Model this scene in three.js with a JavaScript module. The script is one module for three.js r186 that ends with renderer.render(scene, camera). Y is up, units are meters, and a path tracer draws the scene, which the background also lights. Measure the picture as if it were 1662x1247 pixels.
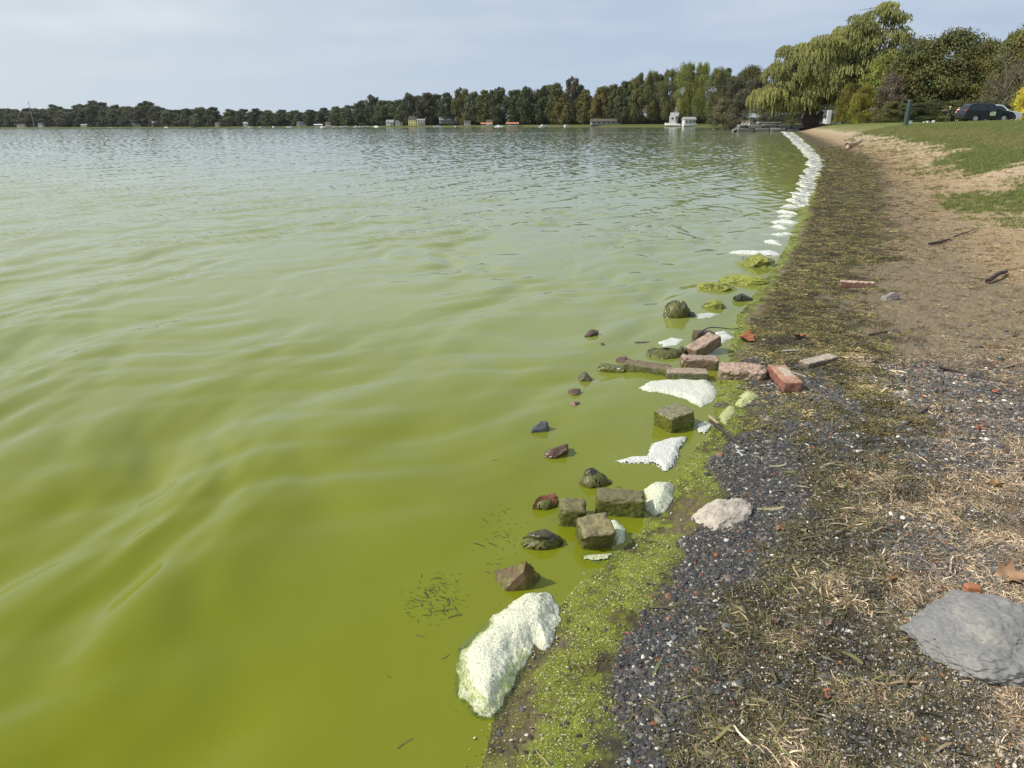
import * as THREE from 'three';
import { mergeGeometries, mergeVertices } from 'three/addons/utils/BufferGeometryUtils.js';
import { ImprovedNoise } from 'three/addons/math/ImprovedNoise.js';
import { MarchingCubes } from 'three/addons/objects/MarchingCubes.js';
import { RoundedBoxGeometry } from 'three/addons/geometries/RoundedBoxGeometry.js';

// ------------------------------------------------------------------ camera, sky, sun, exposure
const scene = new THREE.Scene();
const camera = new THREE.PerspectiveCamera(58.78, 4 / 3, 0.05, 6000);
camera.position.set(0, 1.6, 0);
camera.rotation.order = 'YXZ';
camera.rotation.set(THREE.MathUtils.degToRad(-20.82), 0, THREE.MathUtils.degToRad(-0.3));

const renderer = new THREE.WebGLRenderer({ antialias: true });
renderer.setSize(1024, 768);
renderer.toneMapping = THREE.LinearToneMapping;
renderer.toneMappingExposure = 1.0;
renderer.shadowMap.enabled = true;

const perlin = new ImprovedNoise();
const n3 = (x, y, z) => perlin.noise(x + 113.7, y + 57.3, z + 31.1);
function fbm(x, y, z = 0, oct = 4) { let a = 0.5, s = 0; for (let i = 0; i < oct; i++) { s += a * n3(x, y, z); x *= 2.03; y *= 2.03; z *= 2.03; a *= 0.5; } return s; }
const clamp = (v, a = 0, b = 1) => Math.min(b, Math.max(a, v));
const sstep = (a, b, v) => { const t = clamp((v - a) / (b - a)); return t * t * (3 - 2 * t); };
const lerp = (a, b, t) => a + (b - a) * t;
const mix3 = (a, b, t) => [lerp(a[0], b[0], t), lerp(a[1], b[1], t), lerp(a[2], b[2], t)];
function rng(seed) { let a = seed >>> 0; return () => { a = (a + 0x6d2b79f5) | 0; let t = Math.imul(a ^ (a >>> 15), 1 | a); t = (t + Math.imul(t ^ (t >>> 7), 61 | t)) ^ t; return ((t ^ (t >>> 14)) >>> 0) / 4294967296; }; }

const SUN = new THREE.Vector3(-0.80, 0.76, 0.12).normalize();
{ // hazy late-summer sky: pale and thinly veiled to the left, bluer to the right
  const W = 1024, H = 512, data = new Float32Array(W * H * 4);
  for (let j = 0; j < H; j++) {
    const el = ((j + 0.5) / H - 0.5) * Math.PI, y = Math.sin(el), up = Math.max(0, y);
    for (let i = 0; i < W; i++) {
      const az = ((i + 0.5) / W - 0.5) * 2 * Math.PI, x = Math.cos(az) * Math.cos(el), z = Math.sin(az) * Math.cos(el);
      const toward = clamp((x * SUN.x + y * SUN.y + z * SUN.z) * 0.5 + 0.5);
      const k = 1 / (up + 0.12);
      const veil = fbm(x * k * 0.9 + 3, z * k * 1.6, 1.7, 5) + 0.45 * fbm(x * k * 3.1, z * k * 4.3, 5.2, 4);
      let c = mix3([0.50, 0.60, 0.735], [0.30, 0.42, 0.66], Math.pow(clamp(up * 1.05), 0.8));
      c = mix3(c, [0.68, 0.75, 0.785], 0.97 * sstep(0.36, 0.80, toward) * (1 - 0.4 * up));
      const v = sstep(-0.25, 0.55, veil) * sstep(0.0, 0.2, up) * (0.50 + 0.45 * sstep(0.42, 0.8, toward));
      c = mix3(c, [0.82, 0.855, 0.89], v);
      const o = (j * W + i) * 4;
      data[o] = c[0]; data[o + 1] = c[1]; data[o + 2] = c[2]; data[o + 3] = 1;
    }
  }
  const t = new THREE.DataTexture(data, W, H, THREE.RGBAFormat, THREE.FloatType);
  t.mapping = THREE.EquirectangularReflectionMapping; t.magFilter = THREE.LinearFilter; t.needsUpdate = true;
  scene.background = t; scene.environment = t;
}
const sun = new THREE.DirectionalLight(new THREE.Color(1, 0.955, 0.87), 4.5);
sun.name = 'sun';
sun.position.copy(SUN).multiplyScalar(200);
sun.castShadow = true;
Object.assign(sun.shadow.camera, { left: -120, right: 120, top: 120, bottom: -120, near: 1, far: 600 });
sun.shadow.mapSize.set(4096, 4096);
scene.add(sun, sun.target);

scene.fog = new THREE.FogExp2(new THREE.Color().setRGB(0.80, 0.86, 0.92), 0.00003); // thin late-summer haze over the lake

// ------------------------------------------------------------------ naming helpers
const used = new Map();
function numbered(name) { const n = used.get(name) ?? 0; used.set(name, n + 1); return n ? name + '_' + String(n).padStart(3, '0') : name; }
function tag(o, label, category, group, kind) {
  o.userData = {};
  if (label) o.userData.label = label;
  if (category) o.userData.category = category;
  if (group) o.userData.group = group;
  if (kind) o.userData.kind = kind;
  return o;
}
function mesh(name, geo, mat, parent = scene) {
  const m = new THREE.Mesh(geo, mat);
  m.name = parent === scene ? numbered(name) : name;
  m.castShadow = m.receiveShadow = true;
  parent.add(m);
  return m;
}
function base(name, x = 0, y = 0, z = 0, turn = 0) { const g = new THREE.Group(); g.name = numbered(name); g.position.set(x, y, z); g.rotation.y = turn; scene.add(g); return g; }
function copy(o) { const c = o.clone(); c.name = numbered(o.name.replace(/_\d{3}$/, '')); c.userData = { ...o.userData }; scene.add(c); return c; }
const mat = (r, g, b, rough = 0.8, extra = {}) => new THREE.MeshStandardMaterial({ color: new THREE.Color().setRGB(r, g, b), roughness: rough, ...extra });
const colored = (rough = 0.8, extra = {}) => new THREE.MeshStandardMaterial({ vertexColors: true, roughness: rough, side: THREE.DoubleSide, ...extra });

// growing triangle buffer with vertex colours
class Soup {
  constructor() { this.p = []; this.c = []; this.i = []; }
  v(x, y, z, c) { this.p.push(x, y, z); this.c.push(c[0], c[1], c[2]); return this.p.length / 3 - 1; }
  tri(a, b, c) { this.i.push(a, b, c); }
  quad(a, b, c, d) { this.i.push(a, b, c, a, c, d); }
  geo(smooth = false) {
    const g = new THREE.BufferGeometry();
    g.setAttribute('position', new THREE.Float32BufferAttribute(this.p, 3));
    g.setAttribute('color', new THREE.Float32BufferAttribute(this.c, 3));
    g.setIndex(this.i);
    if (smooth) g.computeVertexNormals();
    return g;
  }
}
// paint a geometry with vertex colours from a function of position
function paint(g, fn) {
  const p = g.attributes.position, c = new Float32Array(p.count * 3);
  for (let i = 0; i < p.count; i++) { const k = fn(p.getX(i), p.getY(i), p.getZ(i)); c.set(k, i * 3); }
  g.setAttribute('color', new THREE.BufferAttribute(c, 3));
  return g;
}
function noiseTexture(size, fn, srgb) {
  const d = new Uint8Array(size * size * 4);
  for (let j = 0; j < size; j++) for (let i = 0; i < size; i++) { const k = fn(i / size, j / size), o = (j * size + i) * 4; d[o] = clamp(k[0]) * 255; d[o + 1] = clamp(k[1]) * 255; d[o + 2] = clamp(k[2]) * 255; d[o + 3] = 255; }
  const t = new THREE.DataTexture(d, size, size);
  t.wrapS = t.wrapT = THREE.RepeatWrapping; t.magFilter = THREE.LinearFilter; t.minFilter = THREE.LinearMipmapLinearFilter; t.needsUpdate = true;
  if (srgb) t.colorSpace = THREE.SRGBColorSpace;
  return t;
}

// ------------------------------------------------------------------ lie of the land (D = metres ahead of the camera, x = metres to the right)
const SHORE = [[-30, -14], [-3, -1.5], [0, -0.42], [1.0, -0.18], [1.4, -0.07], [1.71, 0.04], [1.96, 0.17], [2.29, 0.41], [2.47, 0.55], [2.78, 0.74], [3.12, 0.91], [3.54, 1.15], [3.9, 1.3], [4.47, 1.47], [5.28, 1.75], [6.16, 2.15], [7.85, 3.0], [9.06, 3.6], [13.38, 5.56], [21.9, 9.33], [32, 13.75], [50, 20.6], [112.8, 43.7], [146, 55.5], [180, 66]];
const PROFILE = [[-5, -0.6], [-1, -0.16], [0, 0], [0.6, 0.035], [1.2, 0.06], [2.5, 0.16], [3.5, 0.28], [5, 0.62], [7, 1.0], [9, 1.28], [12, 1.48], [16, 1.6], [30, 1.66], [200, 1.9]];
function hermite(T, x) {
  const n = T.length;
  if (x <= T[0][0]) return T[0][1];
  if (x >= T[n - 1][0]) return T[n - 1][1];
  let i = 0; while (T[i + 1][0] < x) i++;
  const m = (k) => { const a = T[Math.max(k - 1, 0)], b = T[Math.min(k + 1, n - 1)]; return (b[1] - a[1]) / (b[0] - a[0]); };
  const w = T[i + 1][0] - T[i][0], t = (x - T[i][0]) / w, t2 = t * t, t3 = t2 * t;
  return (2 * t3 - 3 * t2 + 1) * T[i][1] + (t3 - 2 * t2 + t) * w * m(i) + (-2 * t3 + 3 * t2) * T[i + 1][1] + (t3 - t2) * w * m(i + 1);
}
const shoreX = (D) => hermite(SHORE, D);
const inland = (x, D) => x - shoreX(D) + 0.05 * n3(D * 3.1 / (1 + D * 0.08), 2.2, x * 0.2) * (1 + D * 0.02);
function ground(x, D) {                                             // beach and lawn up to the stone wall
  const s = inland(x, D), h = hermite(PROFILE, s);
  const on = sstep(0, 0.6, s);
  return h + on * (0.018 * fbm(x * 1.7, D * 1.7, 3.3, 3) + (0.014 + 0.03 * sstep(0.45, 0.9, s) * (1 - sstep(4, 7, D))) * fbm(x * 6, D * 6, 1.2, 3)) + 0.006 * sstep(-0.05, 0.1, s) * fbm(x * 26, D * 26, 7.7, 2)
    + sstep(4, 8, s) * (0.10 * fbm(x * 0.35, D * 0.25, 9.1, 3) + 0.05 * fbm(x * 1.3, D * 1.1, 4, 2));
}
// far shore as seen from the beach: ratio x / D of the waterline at each distance
const FAR = [[146, 0.305], [250, 0.303], [330, 0.30], [385, 0.235], [430, 0.13], [500, 0.0], [600, -0.18], [700, -0.29], [900, -0.47], [1050, -0.72], [1300, -0.95], [1700, -1.4]];
const farRatio = (D) => hermite(FAR, D);
const shoreD = (px) => { const q = (px - 831) / 1184; let D = 300; while (farRatio(D) > q && D < 1640) D += 2; return D; }; // where a bearing meets the far shore
function farGround(x, D) {
  const s = x - farRatio(D) * D;
  return clamp(s * (D < 270 ? 0.6 : 0.12), -1.5, D < 270 ? 1.1 : 1.25) + 5.5 * sstep(30, 160, s) * sstep(300, 420, D) + 0.35 * sstep(0, 30, s);
}
const land = (x, z) => (-z < 150 ? ground(x, -z) : farGround(x, -z));

// ------------------------------------------------------------------ what covers the beach, by place
function ell(x, D, cx, cD, rx, rD) { return 1 - Math.hypot((x - cx) / rx, (D - cD) / rD); }
function cover(x, D) {
  const s = inland(x, D), w = 1 + clamp(D - 6, 0, 20) * 0.03;
  const a = fbm(x * 2.1, D * 2.1, 0.4, 4), b = fbm(x * 6.3, D * 6.3, 2.4, 3), c = fbm(x * 0.55, D * 0.4, 8.4, 3);
  const near = 1 - sstep(3.6, 5.2, D);
  // bright green scum along the waterline
  const aw = lerp(lerp(0.33, 0.20, sstep(2.2, 3, D)), 0.13 + D * 0.006, sstep(3.8, 6, D)) * (1 + 1.1 * a);
  const algae = sstep(-0.2, -0.02, s) * (1 - sstep(aw * 0.55, aw * 1.15, s + 0.16 * b)) * (1 - 0.9 * (1 - sstep(0.06, 0.16, s + 0.2 * b)) * (1 - sstep(1.75, 1.95, D)) * sstep(1.2, 1.4, D));
  // wet weed wrack
  const wet = sstep(0.1, 0.3, s) * (1 - sstep(0.8 * w, 1.75 * w, s + 1.1 * a + 0.7 * c + 0.5 * b));
  // dark slate gravel
  let gravel = near * (1 - sstep(0.36 - 0.12 * sstep(2.2, 3.2, D), 0.74 - 0.16 * sstep(2.2, 3.2, D), s + 0.8 * a + 0.5 * b)) * lerp(sstep(0.02, 0.16, s), sstep(0.16, 0.32, s + 0.3 * b), 1 - sstep(2.6, 3.2, D));
  gravel = Math.max(gravel, sstep(-0.05, 0.25, ell(x, D, 1.72, 3.85, 0.42, 0.6) + 0.5 * a), sstep(0, 0.25, ell(x, D, 2.68, 3.72, 0.42, 0.75) + 0.7 * a), sstep(0, 0.25, ell(x, D, 1.62, 2.25, 0.2, 0.28) + 0.6 * a), 0.8 * sstep(0, 0.3, ell(x, D, 2.2, 3.0, 0.35, 0.3) + 0.7 * a));
  // bare damp sand
  let sand = sstep(0, 0.3, ell(x, D, 3.9, 5.7, 1.25, 1.5) + 0.75 * a) * (D > 4 ? 1 : 0);
  sand = Math.max(sand, sstep(0, 0.3, ell(x, D, 4.4, 7.4, 0.8, 0.7) + 0.8 * a), sstep(0, 0.3, ell(x, D, 3.35, 4.75, 0.7, 0.4) + 0.8 * a));
  // lawn
  let grass = sstep(4.4, 6.2, s + 1.8 * c + 1.6 * a + 0.8 * b);
  grass = Math.max(grass, 0.95 * sstep(3.2, 4.5, s + 1.2 * a + 0.8 * b) * sstep(16.2, 18.5, D + 2 * a) * (1 - sstep(23, 27, D + 3 * a)));
  grass = Math.max(grass, 0.72 * sstep(-0.2, 0.5, ell(x - shoreX(D), D, 3.9, 12.4, 1.7, 2.3) + 1.0 * a + 0.6 * b));
  grass *= 1 - 0.9 * sstep(0.0, 0.35, ell(x - shoreX(D), D, 4.2, 15.6, 1.5, 1.4) + 0.8 * a + 0.5 * c);
  return { s, a, b, c, algae, wet, gravel, sand, grass, near };
}
const C = { wetSoil: [0.062, 0.050, 0.030], weed: [0.11, 0.096, 0.042], straw: [0.30, 0.215, 0.125], strawPale: [0.42, 0.33, 0.225], sand: [0.185, 0.143, 0.092], gravel: [0.056, 0.052, 0.047], algae: [0.19, 0.215, 0.024], algaeDark: [0.085, 0.10, 0.014], lawn: [0.105, 0.135, 0.025], lawnDry: [0.19, 0.172, 0.066], litter: [0.20, 0.15, 0.095] };
function groundColor(x, D) {
  const k = cover(x, D), fine = n3(x * 55, D * 55, 1) + 0.6 * n3(x * 130, D * 130, 4), f2 = n3(x * 21, D * 21, 6);
  let c = mix3(C.litter, C.straw, sstep(1.6, 3.2, k.s + 0.6 * k.a));
  c = mix3(c, C.strawPale, sstep(2.6, 5.5, k.s + 1.2 * k.c + k.a) * 0.85);
  c = mix3(c, C.sand, k.sand);
  c = mix3(c, mix3(C.wetSoil, C.weed, sstep(-0.3, 0.4, k.b)), k.wet * (1 - 0.7 * k.sand));
  c = mix3(c, C.gravel, k.gravel * 0.95);
  c = mix3(c, C.wetSoil, 0.85 * (1 - sstep(0.02, 0.2, k.s)));
  c = mix3(c, mix3(C.algaeDark, C.algae, sstep(-0.35, 0.35, k.b + 0.5 * f2)), k.algae * sstep(-0.62, 0.1, k.b + 0.5 * f2 + 0.35 * fine + 0.35 * k.a));
  const lawn = mix3(C.lawn, C.lawnDry, clamp(sstep(0.1, 0.5, k.b + 0.6 * k.a) * 0.45 + 0.65 * sstep(-0.1, 0.5, ell(k.s, 0, 7.2, 0, 1.6, 1) + 0.8 * k.a + 0.5 * k.b) * 0.8));
  c = mix3(c, lawn, k.grass * sstep(-0.5, 0.3, k.grass - 0.62 + 0.9 * k.b + 0.7 * n3(x * 3.1, D * 2.3, 5) + 0.35 * n3(x * 11, D * 8, 5) + 0.3 * fine * (D < 30 ? 1 : 0)));
  const g = 1 + 0.42 * fine * (1 - sstep(15, 40, D)) + 0.22 * f2;
  return [Math.max(0.004, c[0] * g), Math.max(0.004, c[1] * g), Math.max(0.003, c[2] * g)];
}
const grain = noiseTexture(512, (u, v) => {
  let s = 0, a = 0.5;
  for (let o = 0, f = 16; o < 4; o++, f *= 2, a *= 0.6) { // tiling: blend of shifted samples
    const q = (x, y) => n3(x * f, y * f, o * 9.1);
    s += a * (q(u, v) * (1 - u) * (1 - v) + q(u - 1, v) * u * (1 - v) + q(u, v - 1) * (1 - u) * v + q(u - 1, v - 1) * u * v);
  }
  const k = 0.5 + 0.75 * s; return [k, k, k];
});
grain.repeat.set(1.7, 1.7);
const soilMat = new THREE.MeshPhysicalMaterial({ vertexColors: true, roughness: 0.9, specularIntensity: 0.25, bumpMap: grain, bumpScale: 0.012, side: THREE.DoubleSide });

function fanGrid(rows, cols, D0, D1, left, right, height, color, uvScale = 1) {
  const p = new Float32Array(rows * cols * 3), c = color ? new Float32Array(rows * cols * 3) : null, uv = new Float32Array(rows * cols * 2), idx = new Uint32Array((rows - 1) * (cols - 1) * 6);
  for (let r = 0, n = 0; r < rows; r++) {
    const D = D0 * Math.pow(D1 / D0, r / (rows - 1)), a = left(D), b = right(D);
    for (let k = 0; k < cols; k++, n++) {
      const x = lerp(a, b, k / (cols - 1));
      p[n * 3] = x; p[n * 3 + 1] = height(x, D); p[n * 3 + 2] = -D;
      uv[n * 2] = x * uvScale; uv[n * 2 + 1] = D * uvScale;
      if (c) c.set(color(x, D), n * 3);
    }
  }
  for (let r = 0, q = 0; r < rows - 1; r++) for (let k = 0; k < cols - 1; k++) { const a = r * cols + k, b = a + cols; idx[q++] = a; idx[q++] = a + 1; idx[q++] = b; idx[q++] = b; idx[q++] = a + 1; idx[q++] = b + 1; }
  const g = new THREE.BufferGeometry();
  g.setAttribute('position', new THREE.BufferAttribute(p, 3));
  g.setAttribute('uv', new THREE.BufferAttribute(uv, 2));
  if (c) g.setAttribute('color', new THREE.BufferAttribute(c, 3));
  g.setIndex(new THREE.BufferAttribute(idx, 1));
  g.computeVertexNormals();
  return g;
}
const beach = mesh('beach', fanGrid(780, 500, 0.75, 150, (D) => shoreX(D) - 0.2 - 0.02 * D, (D) => 0.95 * D + 1.6, ground, groundColor), soilMat);
tag(beach, 'shelving shore of wet weed, dark gravel, straw-coloured litter and sand beside the green water', null, null, 'structure');
{ // the rest of the near land, coarser, a few centimetres lower
  const g = fanGrid(90, 80, 0.75, 150, (D) => 0.9 * D + 1.4, (D) => 2.2 * D + 40, (x, D) => ground(x, D) - 0.05, groundColor);
  const nx = 40, nz = 40, b = new THREE.PlaneGeometry(60, 26, nx, nz).rotateX(-Math.PI / 2).translate(25, 0, 12.2);
  const q = b.attributes.position;
  for (let i = 0; i < q.count; i++) q.setY(i, ground(q.getX(i), -q.getZ(i)) - 0.03);
  paint(b, (x, y, z) => groundColor(x, -z)); b.computeVertexNormals();
  tag(mesh('beach_bank', mergeGeometries([g, b]), soilMat), 'grassy bank rising behind the beach', null, null, 'structure');
  const f = fanGrid(260, 240, 147, 1650, (D) => farRatio(D) * D - 8, (D) => 1.05 * D + 30, farGround, (x, D) => {
    const s = x - farRatio(D) * D, n = fbm(x * 0.05, D * 0.02, 3, 3);
    let c = mix3([0.13, 0.115, 0.055], [0.085, 0.105, 0.025], sstep(0.5, 5, s));
    return mix3(c, [0.035, 0.035, 0.018], sstep(14, 34, s + 20 * n) * (D < 260 ? 0.55 : 1));
  });
  tag(mesh('far_shore', f, soilMat), 'low wooded land on the other side of the lake', null, null, 'structure');
}

// ------------------------------------------------------------------ the lake: opaque with algae, real swell and ripples
const WAVES = []; {
  const r = rng(41), add = (L, amp, dir, sharp) => { const k = 2 * Math.PI / L; WAVES.push({ kx: k * Math.cos(dir), kd: k * Math.sin(dir), amp, ph: r() * 6.28, sharp }); };
  const main = -0.53;
  add(1.25, 0.0120, main + 0.12, 1); add(0.86, 0.0100, main - 0.15, 1); add(0.62, 0.0056, main + 0.26, 1); add(0.50, 0.0042, main + 0.75, 1); add(0.41, 0.0034, main - 0.6, 1); add(0.33, 0.0022, main + 0.15, 1);
  add(2.6, 0.014, main - 0.05, 1);
  WAVES.swell = WAVES.length;
  for (let i = 0; i < 9; i++) add(0.55 * Math.pow(0.80, i), 0.0021 * Math.pow(0.80, i), -0.95 + 0.9 * (r() - 0.5), 0);
}
function waveHeight(x, D) {
  const s = x - shoreX(Math.min(D, 150));
  const wx = 0.42 * n3(x * 0.9, D * 0.7, 1.5) + 0.8 * n3(x * 0.16, D * 0.13, 2.5), wd = 0.45 * n3(x * 0.8, D * 0.8, 7.5);
  const X = x + wx, Y = D + wd;
  let h = 0, rip = 0;
  for (let i = 0; i < WAVES.length; i++) {
    const w = WAVES[i], t = w.kx * X + w.kd * Y + w.ph;
    if (i < WAVES.swell) { const q = Math.sin(t); h += w.amp * (q + 0.28 * Math.sin(2 * t + 1.2)); } else rip += w.amp * Math.sin(t);
  }
  const env = 0.62 + 0.75 * n3(x * 0.5, D * 0.36, 4.4) + 0.35 * n3(x * 1.4, D * 1.1, 8.4);
  const gust = clamp(0.55 + 1.5 * fbm(x * 0.06, D * 0.03, 11.3, 3), 0.12, 1.3);
  const calm = lerp(0.10, 1.2, sstep(3.2, 12, D)) * gust * lerp(0.36, 1.12, sstep(-0.45, 0.25, x / D)) * lerp(1, 0.8, sstep(25, 70, D));
  const shallow = D < 150 ? lerp(0.12, 1, sstep(0.0, 1.5, -s)) : 1;
  return (h * env * lerp(1.22, 0.6, sstep(6, 30, D)) + rip * calm) * shallow;
}
const algaeWater = new THREE.MeshPhysicalMaterial({ vertexColors: true, roughness: 0.07, ior: 1.333, side: THREE.DoubleSide });
{
  const right = (D) => (D < 146 ? shoreX(D) + 0.12 + 0.01 * D : farRatio(D) * D + 4);
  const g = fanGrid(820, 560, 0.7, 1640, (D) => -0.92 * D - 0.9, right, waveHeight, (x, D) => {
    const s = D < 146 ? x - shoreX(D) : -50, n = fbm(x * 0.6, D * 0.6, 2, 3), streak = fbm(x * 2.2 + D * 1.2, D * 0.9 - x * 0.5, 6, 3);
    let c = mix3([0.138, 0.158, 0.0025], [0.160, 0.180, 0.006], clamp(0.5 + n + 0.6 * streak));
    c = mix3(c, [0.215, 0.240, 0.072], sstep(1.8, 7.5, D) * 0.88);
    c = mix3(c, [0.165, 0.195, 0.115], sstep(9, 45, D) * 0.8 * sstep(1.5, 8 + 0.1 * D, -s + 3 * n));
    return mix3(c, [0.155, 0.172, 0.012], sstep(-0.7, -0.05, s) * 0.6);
  });
  const p = g.attributes.position, nrm = g.attributes.normal, v = new THREE.Vector3();
  for (let i = 0; i < p.count; i++) {                               // exact slopes
    const x = p.getX(i), D = -p.getZ(i), e = 0.012, h = p.getY(i);
    v.set(-(waveHeight(x + e, D) - h) / e, 1, (waveHeight(x, D + e) - h) / e).normalize();
    nrm.setXYZ(i, v.x, v.y, v.z);
  }
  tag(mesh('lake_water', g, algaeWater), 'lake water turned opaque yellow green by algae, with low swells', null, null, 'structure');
  const far = new THREE.PlaneGeometry(7000, 7000).rotateX(-Math.PI / 2).translate(0, -0.14, 0);
  paint(far, () => [0.14, 0.172, 0.02]);
  tag(mesh('lake_bed', far, algaeWater), 'lower sheet of the green lake', null, null, 'structure');
}

// ------------------------------------------------------------------ trees: tapered trunk with limbs, crown of many leaf-sized faces
function limb(soup, pts, r0, r1, col, sides = 7) {                   // tapered tube along points
  const curve = new THREE.CatmullRomCurve3(pts.map((p) => new THREE.Vector3(...p))), n = Math.max(4, pts.length * 3), fr = curve.computeFrenetFrames(n, false);
  let prev = null;
  for (let k = 0; k <= n; k++) {
    const c = curve.getPointAt(k / n), r = lerp(r0, r1, k / n), ring = [];
    for (let j = 0; j < sides; j++) {
      const a = (j / sides) * 6.283, q = 1 + 0.22 * n3(j * 2.3, k * 0.7, r0 * 9), nx = Math.cos(a) * r * q, ny = Math.sin(a) * r * q;
      const N = fr.normals[k], B = fr.binormals[k], s = 0.8 + 0.5 * n3(j * 3.1, k * 1.3, 4);
      ring.push(soup.v(c.x + N.x * nx + B.x * ny, c.y + N.y * nx + B.y * ny, c.z + N.z * nx + B.z * ny, [col[0] * s, col[1] * s, col[2] * s]));
    }
    if (prev) for (let j = 0; j < sides; j++) soup.quad(prev[j], prev[(j + 1) % sides], ring[(j + 1) % sides], ring[j]);
    if (k === 0 || k === n) { const m = soup.v(c.x, c.y, c.z, col); for (let j = 0; j < sides; j++) soup.tri(m, ring[j], ring[(j + 1) % sides]); }
    prev = ring;
  }
}
function leafFace(soup, x, y, z, dx, dy, dz, size, aspect, r, col) { // folded diamond facing roughly (dx, dy, dz)
  let a = r() * 6.283; const tx = Math.cos(a), ty = r() - 0.5, tz = Math.sin(a);
  const n = new THREE.Vector3(dx + (r() - 0.5) * 1.5, dy + (r() - 0.5) * 1.5 + 0.25, dz + (r() - 0.5) * 1.5).normalize();
  const u = new THREE.Vector3(tx, ty, tz).cross(n).normalize(), w = n.clone().cross(u);
  const l = size * (0.7 + 0.6 * r()), b = l * aspect, k = l * 0.16;
  const H = 1.9, p0 = soup.v(x - u.x * l * H, y - u.y * l, z - u.z * l * H, col), p1 = soup.v(x + (w.x * b + n.x * k) * H, y + w.y * b + n.y * k, z + (w.z * b + n.z * k) * H, col), p2 = soup.v(x + u.x * l * H, y + u.y * l, z + u.z * l * H, col), p3 = soup.v(x - (w.x * b - n.x * k) * H, y - w.y * b + n.y * k, z - (w.z * b - n.z * k) * H, col);
  soup.tri(p0, p1, p2); soup.tri(p0, p2, p3);
}
// a crown of unit height (0..1) and unit half-width, as clumps on an envelope
function makeCrown(seed, { n, size, clumps, low = 0.16, shape = 'round', gap = 0.0, spread = 1 }) {
  const r = rng(seed), soup = new Soup(), list = [];
  for (let i = 0; i < clumps; i++) {
    const t = Math.pow(r(), 0.85), y = lerp(low, 0.95, t), a = r() * 6.283;
    let env = shape === 'round' ? Math.sqrt(Math.max(0, 1 - Math.pow((t - 0.42) / 0.6, 2))) : shape === 'tall' ? Math.pow(Math.sin(Math.PI * clamp(0.16 + 0.72 * t)), 0.7) : shape === 'cone' ? 1.05 - 0.85 * t : Math.sqrt(Math.max(0.05, 1 - t * t * 0.9));
    env *= spread * (0.84 + 0.3 * r());
    const rad = lerp(0.085, 0.15, r()) * (1.1 - 0.4 * t), q = Math.sqrt(r() * 0.85 + 0.15) * Math.max(0.05, env - rad * 1.5);
    list.push({ x: Math.cos(a) * q, y: y * (1 + 0.04 * (r() - 0.5)), z: Math.sin(a) * q, rad, tone: 0.66 + 0.62 * r(), hue: r() });
  }
  for (let i = 0; i < n; i++) {
    const k = list[Math.floor(r() * list.length)];
    let u = 2 * r() - 1, a = r() * 6.283, h = Math.sqrt(1 - u * u);
    const dx = Math.cos(a) * h, dy = u, dz = Math.sin(a) * h, rr = k.rad * (1 - 0.75 * r() * r()) * (1 + 0.5 * n3(k.x * 9 + dx * 2.5, k.y * 9 + dy * 2.5, dz * 2.5 + seed));
    if (n3(k.x * 4 + dx * 3, k.y * 7 + dy * 3, dz * 3 + seed * 0.3) < -0.25 - 0.4 * (0.5 - gap)) continue;
    const x = k.x + dx * rr * 2.4, y = k.y + dy * rr * 0.8, z = k.z + dz * rr * 2.4;
    const t = k.tone * (0.72 + 0.56 * r()), warm = 0.85 + 0.35 * k.hue;
    leafFace(soup, x, y, z, dx, dy * 0.7, dz, size, 0.62, r, [t * warm, t, t * 0.85]);
  }
  return { geo: soup.geo(), list };
}
function makeTrunk(seed, list, { fork = 0.3, width = 0.028, n = 12 }) {
  const r = rng(seed), soup = new Soup(), col = [1, 1, 1];
  limb(soup, [[0, -0.03, 0], [0.01, fork * 0.5, 0.01], [0.0, fork, -0.01], [0.02, 0.72, 0.02]], width, width * 0.3, col, 8);
  limb(soup, [[0, -0.04, 0], [0, 0.0, 0], [0, 0.05, 0]], width * 1.7, width * 0.9, col, 8);
  for (let i = 0; i < n; i++) {
    const k = list[Math.floor(r() * list.length)], y0 = lerp(fork * 0.75, Math.max(fork, k.y - 0.1), 0.2 + 0.5 * r());
    limb(soup, [[0, Math.min(y0, 0.66), 0], [k.x * 0.4, lerp(y0, k.y, 0.55), k.z * 0.4], [k.x, k.y, k.z]], width * 0.38, width * 0.08, col, 5);
  }
  return soup.geo(true);
}
const PROTO = {
  broad: { crown: [91, { n: 26000, size: 0.0125, clumps: 150, low: 0.10 }], trunk: { fork: 0.2 } },
  broadB: { crown: [92, { n: 26000, size: 0.0125, clumps: 140, low: 0.05, shape: 'dome' }], trunk: { fork: 0.15 } },
  tall: { crown: [93, { n: 22000, size: 0.0125, clumps: 130, low: 0.16, shape: 'tall' }], trunk: { fork: 0.26, width: 0.02 } },
  farRound: { crown: [94, { n: 8000, size: 0.025, clumps: 90, low: 0.08 }], trunk: { fork: 0.2 } },
  farTall: { crown: [95, { n: 8000, size: 0.025, clumps: 90, low: 0.10, shape: 'tall' }], trunk: { fork: 0.25, width: 0.022 } },
  farDome: { crown: [96, { n: 8000, size: 0.025, clumps: 90, low: 0.04, shape: 'dome' }], trunk: { fork: 0.15 } },
  thin: { crown: [97, { n: 2400, size: 0.012, clumps: 40, low: 0.22, shape: 'tall', gap: 0.3 }], trunk: { fork: 0.3, width: 0.022, n: 40 } },
  fine: { crown: [98, { n: 16000, size: 0.014, clumps: 80, low: 0.05, shape: 'dome' }], trunk: { fork: 0.14, width: 0.03 } },
};
for (const k in PROTO) { const q = PROTO[k], c = makeCrown(...q.crown); q.geo = c.geo; q.wood = makeTrunk(q.crown[0] + 300, c.list, q.trunk); }
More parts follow.
